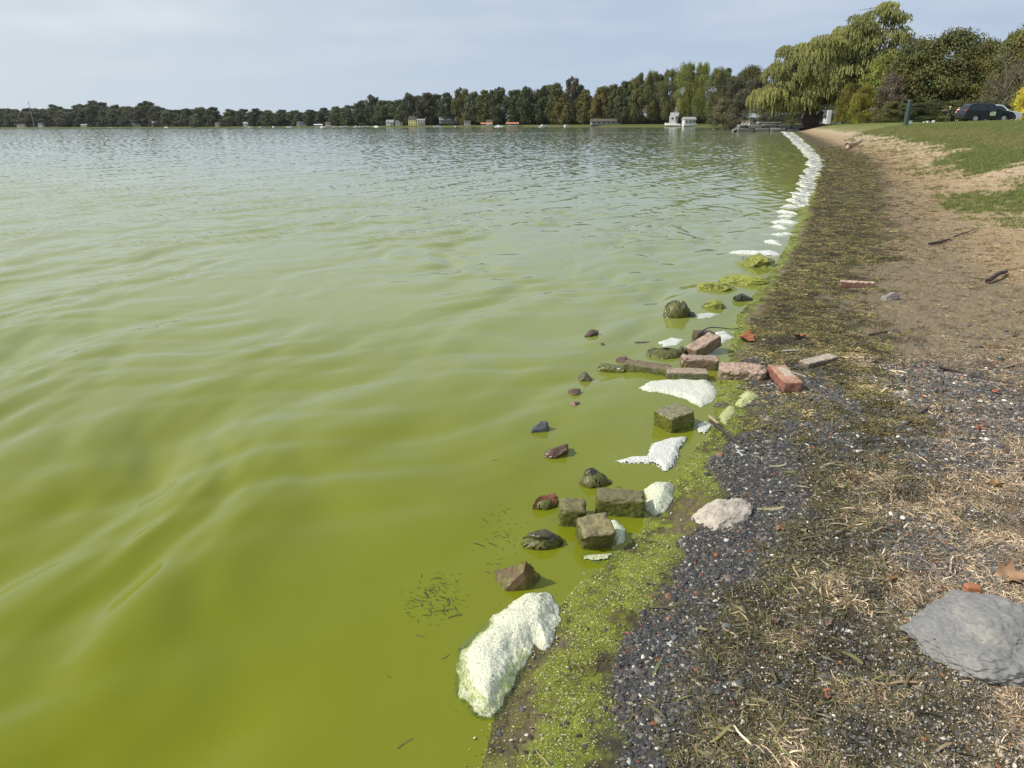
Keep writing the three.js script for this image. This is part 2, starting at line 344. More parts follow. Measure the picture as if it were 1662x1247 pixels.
const leafMat = (r, g, b) => new THREE.MeshStandardMaterial({ color: new THREE.Color().setRGB(r, g, b), vertexColors: true, roughness: 0.75, side: THREE.DoubleSide });
const TINT = {
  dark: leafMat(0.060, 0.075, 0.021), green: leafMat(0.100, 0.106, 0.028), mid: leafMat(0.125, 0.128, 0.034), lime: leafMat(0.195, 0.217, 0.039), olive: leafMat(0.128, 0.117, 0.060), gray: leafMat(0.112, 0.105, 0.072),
  gold: leafMat(0.165, 0.135, 0.032), yellow: leafMat(0.600, 0.510, 0.060), brown: leafMat(0.076, 0.070, 0.036), hazeDark: leafMat(0.066, 0.078, 0.040), hazeGreen: leafMat(0.099, 0.117, 0.051), mauve: leafMat(0.158, 0.123, 0.093),
};
const barkMat = new THREE.MeshStandardMaterial({ color: new THREE.Color().setRGB(0.07, 0.055, 0.042), vertexColors: true, roughness: 0.95, side: THREE.DoubleSide });
const paleBark = new THREE.MeshStandardMaterial({ color: new THREE.Color().setRGB(0.21, 0.18, 0.145), vertexColors: true, roughness: 0.95, side: THREE.DoubleSide });
let treeTurn = 0;
function tree(name, kind, tint, x, D, height, half, label, group, bark = barkMat) {
  const t = base(name, x, land(x, -D) - 0.15, -D, (treeTurn += 2.4));
  t.scale.set(half, height, half);
  mesh('trunk', PROTO[kind].wood, bark, t); mesh('crown', PROTO[kind].geo, TINT[tint], t);
  return tag(t, label, 'tree', group);
}
// the wood behind the lawn on the right: [x, D, height, half width]
tree('broadleaf_tree', 'broadB', 'green', 68.92, 128, 13.6, 5.6, 'dark green broad tree between the lime drooping tree and the widest tree');
tree('broadleaf_tree', 'broad', 'green', 73.48, 124, 14.2, 7.2, 'widest dense green tree of the wood, behind the two people on the lawn');
tree('broadleaf_tree', 'broadB', 'mid', 75.99, 120, 12.4, 5.2, 'green tree of the wood, its crown above the roof of the dark car');
tree('broadleaf_tree', 'broad', 'mid', 77.77, 116, 12.9, 5.0, 'green tree of the wood above the bonnet of the dark car');
tree('broadleaf_tree', 'tall', 'mid', 77.94, 112, 14.0, 4.8, 'tallest pale green tree at the right edge of the wood');
tree('bare_tree', 'thin', 'gray', 69.38, 104, 9.6, 3.6, 'thin grey tree with pale bare branches behind the front of the dark car', null, paleBark);
tree('bare_tree', 'thin', 'olive', 73.22, 106, 10.4, 3.6, 'thin grey-brown tree with bare branches above the yellow tree', null, paleBark);
tree('yellow_tree', 'broadB', 'yellow', 68.43, 96, 5.6, 2.9, 'small bright yellow tree at the right edge of the lawn');
tree('broadleaf_tree', 'broadB', 'lime', 68.86, 136, 12.2, 5.4, 'lime green drooping tree between the willow and the dark wood');
tree('shrub_tree', 'fine', 'mauve', 63.73, 124, 8.0, 2.9, 'mauve-grey shrubby tree in front of the dark wood, right of the yellowish bush');
tree('shrub_tree', 'broadB', 'mid', 62.30, 130, 6.6, 2.7, 'yellowish green bush right of the willow trunk, its foliage down to the lawn').children[1].material = leafMat(0.20, 0.19, 0.025);
tree('shrub_tree', 'broadB', 'gold', 64.24, 141, 7.4, 2.2, 'yellowing small tree close behind the right side of the willow trunk').children[1].material = leafMat(0.16, 0.15, 0.022);
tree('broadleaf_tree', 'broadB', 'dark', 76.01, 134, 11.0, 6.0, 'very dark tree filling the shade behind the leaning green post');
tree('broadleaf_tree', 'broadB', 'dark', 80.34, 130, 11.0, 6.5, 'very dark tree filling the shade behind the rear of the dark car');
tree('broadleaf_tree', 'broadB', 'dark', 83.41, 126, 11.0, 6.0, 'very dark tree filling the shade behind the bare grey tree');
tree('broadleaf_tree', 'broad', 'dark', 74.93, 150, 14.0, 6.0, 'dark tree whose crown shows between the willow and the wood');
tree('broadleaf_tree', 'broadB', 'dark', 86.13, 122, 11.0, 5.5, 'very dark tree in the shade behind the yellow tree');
[[1452, 118, 3.4, 3.2, 'low green bush left of the leaning green post'], [1482, 116, 3.0, 3.2, 'low bush just right of the leaning green post'], [1512, 117, 3.6, 3.4, 'low bush left of the two people'], [1548, 114, 3.3, 3.2, 'low bush behind the person in pink shorts'], [1584, 112, 3.2, 3.2, 'low bush behind the roof of the dark car'], [1616, 110, 3.0, 3.0, 'low bush behind the bonnet of the dark car'], [1650, 109, 3.0, 3.0, 'low bush behind the bright yellow tree']]
  .forEach(([px, D, h, w, label], i) => { const x = (px - 831) / 1184 * D; tree('bush', 'broadB', i % 3 ? 'dark' : 'green', x, D, h, w, label).userData.category = 'bush'; });

// the weeping willow on the point
{
  const X = 60.54, D = 148, r = rng(7), w = base('willow_tree', X, land(X, -D) - 0.1, -D);
  tag(w, 'huge leaning weeping willow on the point at the end of the beach', 'tree');
  const at = (px, py, z = 0) => [(px - 1313) * 0.125, (197 - py) * 0.117, z];
  const lobes = [[1396, 14, 26, 12, 46], [1420, 22, 18, 12, 26], [1408, 42, 38, 22, 50], [1368, 34, 34, 18, 80], [1430, 62, 20, 18, 30], [1345, 56, 34, 16, 80], [1335, 72, 40, 22, 120], [1372, 72, 34, 20, 90], [1330, 96, 36, 20, 90], [1390, 60, 30, 18, 60], [1290, 84, 38, 20, 110], [1262, 106, 30, 20, 90], [1248, 132, 30, 18, 70], [1236, 146, 20, 14, 40], [1305, 112, 40, 22, 90], [1352, 100, 42, 24, 100], [1400, 88, 34, 20, 60], [1322, 126, 36, 20, 90], [1295, 140, 30, 20, 70], [1350, 132, 28, 22, 60], [1272, 158, 22, 14, 40], [1306, 150, 30, 18, 60], [1390, 116, 34, 20, 80], [1376, 134, 26, 16, 40]];
  const bark = new Soup(), limbs = new Soup(), one = [1, 1, 1];
  limb(bark, [at(1313, 200), at(1312, 186), at(1313, 172, -0.3), at(1318, 158, -0.6)], 1.5, 1.0, one, 12);
  limb(bark, [at(1320, 199, 0.8), at(1322, 184, 0.5), at(1330, 168, 0.2)], 0.8, 0.5, one, 9);
  mesh('trunk', bark.geo(true), new THREE.MeshStandardMaterial({ color: new THREE.Color().setRGB(0.05, 0.038, 0.028), vertexColors: true, roughness: 0.95, side: THREE.DoubleSide }), w);
  for (const [px, py] of lobes) {
    const z = (r() - 0.5) * 6, mid = at(lerp(1318, px, 0.5), lerp(158, py, 0.45) , z * 0.5);
    limb(limbs, [at(1318, 160, -0.5), mid, at(px, py + 4, z)], 0.42, 0.06, one, 6);
    for (let j = 0; j < 4; j++) limb(limbs, [mid, at(px + (r() - 0.5) * 30, py + (r() - 0.5) * 14, z + (r() - 0.5) * 5), at(px + (r() - 0.5) * 36, py + (r() - 0.5) * 20, z + (r() - 0.5) * 8)], 0.17, 0.03, one, 4);
  }
  mesh('branch', limbs.geo(true), barkMat, w);
  const s = new Soup();
  const sprays = lobes.flatMap(([px, py, rx, ry, n]) => [0, 1, 2, 3, 4, 5, 6].map(() => [px + rx * (r() - 0.5) * 1.3, py + ry * (r() - 0.5) * 1.3, rx * (0.34 + 0.32 * r()), ry * (0.45 + 0.35 * r()), n * (py < 60 ? 0.24 : 0.33)]));
  for (const [px, py, rx, ry, n] of sprays) {
    const [cx, cy] = at(px, py), ax = rx * 0.125, ay = ry * 0.117, az = Math.max(1.6, ax * 0.9), zc = (r() - 0.5) * 5, tone0 = 0.72 + 0.5 * r();
    for (let i = 0; i < n * 4.6; i++) {
      const a = r() * 6.283, q = Math.sqrt(r()), x = cx + Math.cos(a) * q * ax, z = zc + Math.sin(a) * q * az;
      let y = cy + ay * Math.sqrt(Math.max(0, 1 - q * q)) * (1 - 1.7 * r() * r());
      let px2 = x, pz2 = z; const len = (0.5 + 2.1 * r() * r() + 0.5 * q) * (py < 75 ? 0.6 : 1), out = 0.25 * (0.3 + r()), tone = tone0 * (0.78 + 0.44 * r());
      for (let l = 0; l < len; l += 0.19) {
        const c = tone * (0.8 + 0.4 * r()), bx = Math.cos(a) * out * Math.exp(-l), bz = Math.sin(a) * out * Math.exp(-l);
        px2 += bx * 0.5; pz2 += bz * 0.5; y -= 0.19 * (l < 0.6 ? 0.35 : 1);
        const dx = 0.11 * (r() - 0.5) * 2, dz = 0.11 * (r() - 0.5) * 2, e = 0.18 + 0.14 * r();
        const k = s.v(px2 + (r() - 0.5) * 0.12, y + e, pz2, [c, c, c]), m = s.v(px2 + dx + 0.075, y, pz2 + dz + 0.04, [c, c, c]), t = s.v(px2 + dx * 1.6, y - e, pz2 + dz * 1.6, [c, c, c]), b = s.v(px2 + dx - 0.06, y, pz2 + dz - 0.05, [c, c, c]);
        s.tri(k, m, t); s.tri(k, t, b);
      }
    }
  }
  mesh('crown', s.geo(), leafMat(0.20, 0.205, 0.05), w);
}
// silvery shrubby trees left of and behind the willow
[[1176, 208, 10.4, 4.6, 'olive', 'brownish olive domed tree left of all others on the point'], [1204, 196, 9.2, 4.3, 'gray', 'grey-olive domed tree left of the willow, above the stone wall'], [1252, 182, 7.4, 4.8, 'gray', 'grey-olive rounded tree under the left branches of the willow'], [1290, 200, 6.4, 3.4, 'olive', 'small grey-green tree directly behind the left side of the willow trunk'], [1226, 236, 14.6, 5.5, 'brown', 'red-brown leaved tree high behind the left edge of the willow'], [1188, 262, 17.5, 6.0, 'brown', 'tall reddish brown tree left of the willow, behind the grey domed trees'], [1215, 285, 21.5, 8.5, 'green', 'dark green tree on the skyline just left of the willow'], [1290, 250, 12, 9, 'dark', 'dark tree in the shade behind the willow'], [1345, 230, 14, 8, 'dark', 'dark tree behind the small white building'], [1385, 190, 12, 7, 'dark', 'dark tree behind the yellowish bush']]
  .forEach(([px, D, h, w, tint, label]) => tree(tint === 'gray' || tint === 'olive' ? 'olive_tree' : 'broadleaf_tree', tint === 'gray' || tint === 'olive' ? 'fine' : 'broad', tint, (px - 831) / 1184 * D, D, h, w, label));

// the wooded shore across the water: pixel columns stand for bearings; every tree by hand from the clump at the willow leftwards
const across = [
  [1160, 395, 112, 26, 'tall', 'mid', 'pale green tall tree right of the white boathouse'], [1136, 388, 104, 26, 'tall', 'lime', 'tallest yellow-green tree over the white boathouse'], [1112, 392, 104, 27, 'tall', 'lime', 'tall light green tree left above the white boathouse'], [1085, 385, 114, 26, 'tall', 'mid', 'light green tall tree with bare lower trunk left of the white boathouse'], [1058, 392, 117, 24, 'tall', 'mid', 'olive green tall tree with straight trunk, second left of the white boathouse'], [1036, 402, 121, 24, 'farTall', 'mid', 'olive tall tree on the shore where the reeds begin'],
  [1015, 430, 133, 26, 'farRound', 'dark', 'dark green tree behind the right end of the long grey bungalow'], [996, 436, 138, 24, 'farRound', 'green', 'green tree over the long grey bungalow'], [975, 440, 142, 24, 'farRound', 'gold', 'yellowing tree over the left end of the long grey bungalow'], [952, 446, 146, 24, 'farRound', 'mid', 'yellow-green tree right of the orange one'],
  [917, 440, 158, 22, 'farRound', 'gold', 'orange-gold tree standing low at the waterside'], [930, 475, 127, 22, 'farTall', 'brown', 'tall dark brown-topped tree behind the orange one'], [905, 462, 136, 26, 'farRound', 'green', 'mid green tree left above the orange one'], [882, 468, 141, 22, 'farTall', 'dark', 'dark green tree two left of the orange one'],
  [858, 482, 142, 24, 'farTall', 'dark', 'dark upright tree above the hoist with the orange canopy'], [836, 492, 147, 24, 'farRound', 'dark', 'dark green tree left of the hoist with the orange canopy'], [812, 500, 143, 26, 'farTall', 'dark', 'dark tree right of the grey house in the clearing'], [790, 512, 147, 24, 'farRound', 'green', 'green tree right behind the golden bush on the lawn'], [772, 520, 150, 22, 'farTall', 'hazeGreen', 'tree just above the golden bush on the lawn'], [753, 530, 144, 24, 'farTall', 'green', 'taller tree over the grey house in the clearing'], [729, 545, 151, 24, 'farRound', 'hazeDark', 'rounded tree left over the grey house in the clearing'],
  [697, 545, 151, 30, 'farRound', 'brown', 'broad brown-dark tree right of the yellow house'], [669, 560, 152, 22, 'farTall', 'hazeDark', 'dark tree right over the yellow house'], [652, 580, 162, 22, 'farRound', 'hazeGreen', 'tree left over the yellow house'], [625, 590, 163, 24, 'farRound', 'hazeGreen', 'green tree over the small white houses'], [609, 585, 155, 22, 'farTall', 'hazeDark', 'tall dark tree standing at the left end of the higher wood'], [590, 590, 164, 20, 'farTall', 'hazeDark', 'dark tree stepping down left of the tall one'],
  [570, 640, 171, 22, 'farRound', 'hazeGreen', 'greyer green tree right of the white waterside hut'], [550, 655, 173, 22, 'farRound', 'hazeGreen', 'low green tree over the moored boats'], [530, 670, 175, 22, 'farRound', 'hazeDark', 'low dark tree over the row of jetties'], [508, 690, 178, 22, 'farRound', 'hazeDark', 'dark round tree standing forward over the jetties'], [484, 715, 179, 20, 'farRound', 'hazeGreen', 'dull green tree above the pair of white huts'], [462, 735, 178, 22, 'farRound', 'hazeDark', 'dark tree just left of the pair of white huts'], [440, 760, 179, 22, 'farRound', 'hazeGreen', 'green tree two left of the pair of white huts'], [420, 790, 176, 22, 'farRound', 'hazeDark', 'tall dark tree at the left of the jetties'], [400, 815, 177, 22, 'farRound', 'hazeDark', 'dark tree beside the right end of the low wood'],
  [378, 835, 177, 24, 'farDome', 'hazeGreen', 'wide green tree behind the small pale hut'], [352, 850, 174, 26, 'farDome', 'hazeDark', 'broad tree at the right of the raised clump'], [330, 860, 174, 26, 'farDome', 'hazeGreen', 'broad tree in the middle of the raised clump'], [312, 868, 176, 22, 'farDome', 'hazeDark', 'broad tree at the left of the raised clump'],
];
for (const [px, D, top, wpx, kind, tint, label] of across) {
  const E = shoreD(px) + 22 + (D % 10), x = (px - 831) / 1184 * E, h = (202.5 - 0.00524 * (px - 831) - top) * E / 1266 + 1.6 - land(x, -E);
  tree(D < 400 ? 'waterside_tree' : 'shore_tree', kind, tint, x, E, h + 0.3, wpx / 1184 * E * 0.74, label + ', across the lake');
}
const SECOND = ['pale tall tree right of the white boathouse', 'tallest yellow-green tree over the white boathouse', 'tall tree with bare lower trunk left of the boathouse', 'olive tall tree where the reeds begin', 'long grey bungalow', 'yellow-green tree right of the orange tree', 'two dark trees left of the orange tree', 'hoist with the orange canopy', 'grey house in the clearing', 'golden bush on the lawn', 'broad brown-dark tree', 'yellow house', 'small white houses', 'tall dark tree at the left end of the higher wood', 'white waterside hut', 'row of jetties', 'pair of white huts', 'low wood left of the pair of white huts', 'small pale hut', 'raised clump of broad trees', 'left foot of the raised clump'];
// second rank closing the gaps, each behind two of the above
[[1172, 450, 112], [1124, 460, 118], [1070, 470, 122], [1026, 480, 130], [985, 500, 140], [940, 520, 138], [893, 530, 138], [847, 550, 146], [800, 560, 148], [760, 580, 150], [712, 610, 153], [680, 625, 155], [640, 640, 163], [600, 650, 168], [560, 700, 175], [518, 740, 180], [472, 780, 181], [430, 830, 180], [388, 880, 180], [340, 910, 177], [300, 930, 178]].forEach(([px, D, top], i) => {
  const E = shoreD(px) + 52 + (D % 13), x = (px - 831) / 1184 * E, h = (202.5 - 0.00524 * (px - 831) - top) * E / 1266 + 1.6 - land(x, -E);
  tree('background_tree', 'farDome', i % 3 ? 'hazeDark' : 'hazeGreen', x, E, h, 30 / 1184 * E * 0.8, 'dark tree behind the ' + SECOND[i]);
});
{ // far left: the wood reads as one mass
  const r = rng(19), mats = ['hazeDark', 'hazeGreen'];
  const g = PROTO.farDome.geo, w = new THREE.InstancedMesh(g, TINT.hazeDark, 130), m = new THREE.Matrix4(), q = new THREE.Quaternion(), col = new THREE.Color();
  w.name = numbered('distant_wood');
  for (let i = 0; i < 130; i++) {
    const px = -170 + 480 * (i / 129) + 6 * (r() - 0.5), D = lerp(1180, 905, clamp((px + 170) / 480)) + (i % 2 ? 60 : 0) + 20 * r(), x = (px - 831) / 1184 * D;
    const h = (18 + 9 * n3(px * 0.03, 1, 2) + 7 * r() * r() + 2 * r()) * (D / 1000), wd = 11 + 6 * r(); 
    m.compose(new THREE.Vector3(x, land(x, -D) - 0.5, -D), q.setFromAxisAngle(new THREE.Vector3(0, 1, 0), i * 2.4), new THREE.Vector3(wd, h, wd));
    w.setMatrixAt(i, m); const t = 0.75 + 0.85 * r(); w.setColorAt(i, col.setRGB(t * (0.95 + 0.3 * r()), t, t));
  }
  w.castShadow = w.receiveShadow = true; scene.add(w);
  tag(w, 'low dark green wood along the far left shore of the lake', null, null, 'stuff');
  const rr = rng(23), und = new THREE.InstancedMesh(g, TINT.dark, 150); und.name = numbered('undergrowth');
  for (let i = 0; i < 150; i++) {
    const px = 300 + 880 * (i / 149) + 8 * (rr() - 0.5), rat = (px - 831) / 1184;
    const D = shoreD(px) + 38 + 12 * rr();
    const x = rat * D, hh = (3.2 + 3.2 * rr());
    m.compose(new THREE.Vector3(x, land(x, -D) - 0.3, -D), q.setFromAxisAngle(new THREE.Vector3(0, 1, 0), i * 1.7), new THREE.Vector3(5.5, hh, 5.5));
    und.setMatrixAt(i, m); const t = 0.8 + 0.6 * rr(); und.setColorAt(i, col.setRGB(t, t, t));
  }
  und.castShadow = und.receiveShadow = true; scene.add(und);
  tag(und, 'dark undergrowth between the houses and trees across the lake', null, null, 'stuff');
}

// ------------------------------------------------------------------ houses, boats, jetties across the lake
const white = mat(0.60, 0.60, 0.58, 0.75), cream = mat(0.50, 0.42, 0.17, 0.8), greyWall = mat(0.24, 0.25, 0.26, 0.8), darkRoof = mat(0.06, 0.06, 0.065, 0.9), brownRoof = mat(0.11, 0.085, 0.07, 0.9), paleRoof = mat(0.30, 0.31, 0.32, 0.85), glassDark = mat(0.02, 0.024, 0.03, 0.12), timber = mat(0.16, 0.14, 0.12, 0.9), paleTimber = mat(0.42, 0.40, 0.37, 0.85), orangeCloth = mat(0.55, 0.24, 0.13, 0.85), steel = mat(0.35, 0.36, 0.37, 0.45, { metalness: 0.6 });
const box = (w, h, d, x = 0, y = 0, z = 0) => new RoundedBoxGeometry(w, h, d, 1, Math.min(w, h, d) * 0.08).translate(x, y + h / 2, z);
function gable(w, h, d, x, y, z, over = 0.4) {                      // roof with ridge along x
  const s = new THREE.Shape([new THREE.Vector2(-d / 2 - over, 0), new THREE.Vector2(d / 2 + over, 0), new THREE.Vector2(d / 2 + over, 0.18), new THREE.Vector2(0, h), new THREE.Vector2(-d / 2 - over, 0.18)]);
  return new THREE.ExtrudeGeometry(s, { depth: w + 2 * over, bevelEnabled: false }).rotateY(Math.PI / 2).translate(x - w / 2 - over, y, z);
}
function house(name, x, D, y, turn, w, h, d, rh, wall, roof, rows, label, extra) {
  const far = D > 300 ? 0.78 : 1;
  const o = base(name, x, y, -D, turn);
  mesh('wall', box(w, h, d, 0, -0.4, 0), wall, o); mesh('roof', gable(w, rh, d, 0, h - 0.42, 0), roof, o);
  for (const [wx, wy, ww, wh] of rows) {
    const f = mesh('window', box(ww + 0.24, wh + 0.24, 0.10, wx, wy, d / 2 + 0.02), white, o);
    mesh('pane', box(ww, wh, 0.06, wx, wy + 0.12, d / 2 + 0.08), glassDark, f);
  }
  if (extra) extra(o, w, h, d);
  o.scale.setScalar(far);
  return tag(o, label, 'house');
}
const put = (px, D0) => { const D = D0 > 300 ? shoreD(px) + 15 : D0; const x = (px - 831) / 1184 * D; return [x, D, land(x, -D)]; };
const row = (n, w, y, ww = 1.0, wh = 1.2) => Array.from({ length: n }, (_, i) => [(i - (n - 1) / 2) * w / n, y, ww, wh]);
const gableFront = (wall) => (o, w, h, d) => { // cross gable towards the lake
  const s = new THREE.Shape([new THREE.Vector2(-2.2, 0), new THREE.Vector2(2.2, 0), new THREE.Vector2(2.2, h), new THREE.Vector2(0, h + 2.2), new THREE.Vector2(-2.2, h)]);
  mesh('front_gable', new THREE.ExtrudeGeometry(s, { depth: 1.6, bevelEnabled: false }).translate(-w * 0.22, -0.4, d / 2), wall, o);
  const f = mesh('window', box(1.6, 1.6, 0.1, -w * 0.22, h * 0.55, d / 2 + 1.62), white, o); mesh('pane', box(1.3, 1.3, 0.06, -w * 0.22, h * 0.55 + 0.15, d / 2 + 1.69), glassDark, f);
};
function porch(o, w, h, d) {
  mesh('porch_roof', box(w * 0.9, 0.25, 2.4, 0, h * 0.5, d / 2 + 1.3), white, o);
  for (let i = 0; i < 4; i++) mesh('porch_post', box(0.22, h * 0.5 + 0.4, 0.22, (i - 1.5) * w * 0.28, -0.4, d / 2 + 2.3), white, o);
}
{
  let [x, D, y] = put(1096, 398); house('boathouse', x, D, y, -0.25, 5.2, 5.6, 7, 2.6, white, paleRoof, [[-1.2, 3.2, 1.1, 1.3], [1.2, 3.2, 1.1, 1.3], [0, 0.6, 2.2, 1.9]], 'white boathouse with a pitched roof under the tallest pale trees', gableFront(white)).rotation.y = -0.25;
  [x, D, y] = put(1120, 402); house('house', x, D, y, 0.1, 8, 3.4, 6, 1.8, white, paleRoof, row(3, 8, 1), 'low white house just right of the white boathouse, half behind trunks');
  [x, D, y] = put(985, 436); house('bungalow', x, D, y, 0, 23, 2.7, 8, 2.0, greyWall, brownRoof, row(6, 23, 0.7, 1.6, 1.2), 'long low grey bungalow under the yellowing trees');
  [x, D, y] = put(674, 566); house('house', x, D, y, -0.3, 9, 6.4, 8, 3.0, cream, darkRoof, [...row(3, 9, 0.8), ...row(3, 9, 3.6)], 'yellow two-storey house with dark roof on the far shore');
  [x, D, y] = put(686, 562); house('house', x, D, y, 0.1, 8, 5.2, 6, 1.6, white, paleRoof, row(3, 8, 3.1), 'white house with a pillared porch beside the yellow house', porch);
  [x, D, y] = put(650, 585); house('house', x, D, y, 0.2, 7, 3.6, 7, 2.4, white, darkRoof, row(2, 7, 1), 'small white gabled house just left of the yellow house', gableFront(white));
  [x, D, y] = put(636, 592); house('house', x, D, y, 0, 7.5, 3.6, 7, 2.6, white, paleRoof, row(2, 7.5, 1), 'leftmost of the two small white gabled houses near the yellow house', gableFront(white));
  [x, D, y] = put(728, 560); D += 10; house('house', x, D, y + 1.4, 0.15, 17, 3.6, 9, 3.0, greyWall, paleRoof, row(5, 17, 1, 1.4, 1.3), 'wide grey house in the clearing on the slope');
  [x, D, y] = put(761, 525); house('house', x, D, y, 0, 6, 3.2, 6, 2.2, white, brownRoof, row(2, 6, 0.8), 'small white house peeping out by the golden bush');
  [x, D, y] = put(797, 508); house('house', x, D, y, 0, 6, 3.0, 6, 2.2, white, brownRoof, row(2, 6, 0.8), 'white house half hidden left of the hoist with the orange canopy');
  [x, D, y] = put(489, 712); house('hut', x, D, y, 0.2, 6, 3.2, 6, 2.8, white, darkRoof, row(2, 6, 0.8), 'left of a pair of white huts behind the moored boats', gableFront(white));
  [x, D, y] = put(499, 708); house('hut', x, D, y, -0.2, 8, 3.0, 6, 1.8, greyWall, darkRoof, row(2, 8, 0.8), 'greyer right-hand hut of the pair behind the moored boats');
  [x, D, y] = put(536, 680); house('hut', x, D, y, 0, 7, 3.0, 6, 2.2, white, brownRoof, row(2, 7, 0.8), 'white waterside hut among low green trees');
  [x, D, y] = put(402, 800); house('hut', x, D, y, 0, 6, 4.0, 6, 2.4, white, paleRoof, row(2, 6, 1.2), 'white upright hut at the left end of the jetties');
  [x, D, y] = put(356, 845); house('hut', x, D, y, 0, 6, 4.2, 6, 2.4, mat(0.55, 0.47, 0.35, 0.8), brownRoof, row(2, 6, 1.2), 'small pale tan hut under the raised clump');
  [x, D, y] = put(256, 905); house('house', x, D, y, 0.5, 11, 4.6, 8, 4.4, paleRoof, paleRoof, row(3, 11, 1.2), 'pale grey house with steep roof on the far left shore');
  [x, D, y] = put(225, 925); house('house', x, D, y, 0.2, 12, 3.8, 8, 3.2, white, paleRoof, row(3, 12, 1), 'white house left of the steep-roofed grey house, far left shore');
  [x, D, y] = put(140, 970); house('house', x, D, y, 0, 10, 3.2, 7, 2.0, white, paleRoof, row(3, 10, 0.8), 'low white house in the middle of the far left wood');
  [x, D, y] = put(70, 1010); house('house', x, D, y, 0, 8, 5.4, 7, 2.4, white, darkRoof, row(2, 8, 1.4), 'tall narrow white house in the far left wood');
  [x, D, y] = put(38, 1030); house('house', x, D, y, 0, 14, 3.6, 7, 2.2, white, brownRoof, row(3, 14, 1), 'wide white house left of the tall narrow one, far left shore');
  // behind the willow
  [x, D, y] = put(1351, 172); house('garden_house', x, D, y, -0.2, 3.6, 2.0, 3, 1.4, white, darkRoof, [[-1, 0.4, 0.6, 0.9], [0, 0.4, 0.6, 0.9], [1, 0.4, 0.6, 0.9]], 'small white building with dark windows right of the willow trunk', (o, w, h, d) => mesh('turret', box(0.9, 3.2, 0.9, -1.1, -0.2, d / 2 + 0.4), white, o));
  [x, D, y] = put(1331, 188); house('shed', x, D, y, 0, 7, 1.9, 4, 1.6, greyWall, darkRoof, row(2, 7, 0.5, 0.8, 0.8), 'grey shed with dark roof behind the willow trunk');
  [x, D, y] = put(1228, 215); house('shed', x, D, y, 0.2, 6.5, 2.3, 5, 1.4, mat(0.5, 0.46, 0.38, 0.8), paleRoof, row(2, 6.5, 0.6, 0.9, 0.9), 'pale shed with light roof between the grey-olive domed trees');
}
// flat-topped jetty shelters and benches on the point
function shelter(px, D, len, h, label, name) {
  const [x, , y] = put(px, D), o = base(name, x, y, -D);
  mesh('top', box(len, 0.22, 1.6, 0, h, 0), paleTimber, o);
  const n = Math.max(3, Math.round(len / 1.1));
  for (let i = 0; i < n; i++) mesh('post', box(0.12, h + 0.3, 0.12, (i / (n - 1) - 0.5) * (len - 0.3), -0.3, i % 2 ? 0.6 : -0.6), paleTimber, o);
  mesh('rail', box(len, 0.14, 0.3, 0, 0.25, 0.2), timber, o);
  return tag(o, label, name.replace('_', ' '));
}
shelter(1178, 214, 6.2, 1.25, 'pale flat-topped open shelter left of the stone wall point', 'shelter');
shelter(1250, 168, 5.2, 0.5, 'long pale bench-like table beside the trunk of the grey-olive tree', 'picnic_table');

function hull(len, w, h, col, parent, name = 'hull') {
  const s = new Soup(), n = 14, prev = [];
  for (let k = 0; k <= n; k++) {
    const t = k / n, half = w / 2 * Math.pow(Math.sin(Math.PI * (0.5 + 0.5 * t) ), 0.6) || 0, x = lerp(-len / 2, len / 2, t), top = h * (1 + 0.35 * t * t), keel = h * 0.35 * t * t;
    const ring = [[half * 0.5, keel], [half, keel + 0.35 * h], [half, top], [-half, top], [-half, keel + 0.35 * h], [-half * 0.5, keel]].map(([z, y]) => s.v(x, y, z, col));
    if (k) for (let j = 0; j < 6; j++) s.quad(prev[j], prev[(j + 1) % 6], ring[(j + 1) % 6], ring[j]); else { s.quad(ring[0], ring[1], ring[4], ring[5]); s.quad(ring[1], ring[2], ring[3], ring[4]); }
    prev.splice(0, 6, ...ring);
  }
  return mesh(name, s.geo(), colored(0.35), parent);
}
function boat(px, D0, turn, len, label, group, kind = 'motorboat', y = -0.25) {
  const D = shoreD(px) + (y > 0 ? 3 : -7); const x = (px - 831) / 1184 * D, o = base(kind, x, y, -D, turn);
  hull(len, len * 0.36, len * 0.16, [0.75, 0.75, 0.74], o);
  if (kind === 'pontoon_boat') {
    mesh('canopy', box(len * 0.55, 0.18, len * 0.36, -len * 0.1, len * 0.40, 0), paleTimber, o);
    for (const [a, b] of [[-1, -1], [-1, 1], [1, -1], [1, 1]]) mesh('post', box(0.1, len * 0.28, 0.1, -len * 0.1 + a * len * 0.25, len * 0.14, b * len * 0.15), steel, o);
  } else {
    mesh('cabin', box(len * 0.36, len * 0.11, len * 0.26, -len * 0.04, len * 0.16, 0), white, o);
    mesh('windscreen', box(0.08, len * 0.13, len * 0.24, len * 0.16, len * 0.16, 0), glassDark, o);
    mesh('outboard_motor', box(0.4, len * 0.18, 0.4, -len * 0.52, len * 0.06, 0), mat(0.03, 0.03, 0.03, 0.5), o);
  }
  return tag(o, label, 'boat', group);
}
boat(1094, 376, Math.PI - 0.25, 8.4, 'white cabin motorboat drawn up below the white boathouse', null, 'motorboat', 0.35);
boat(1122, 374, 0.1, 7.6, 'pontoon boat with flat canopy right of the white cabin motorboat', null, 'pontoon_boat', 0.2);
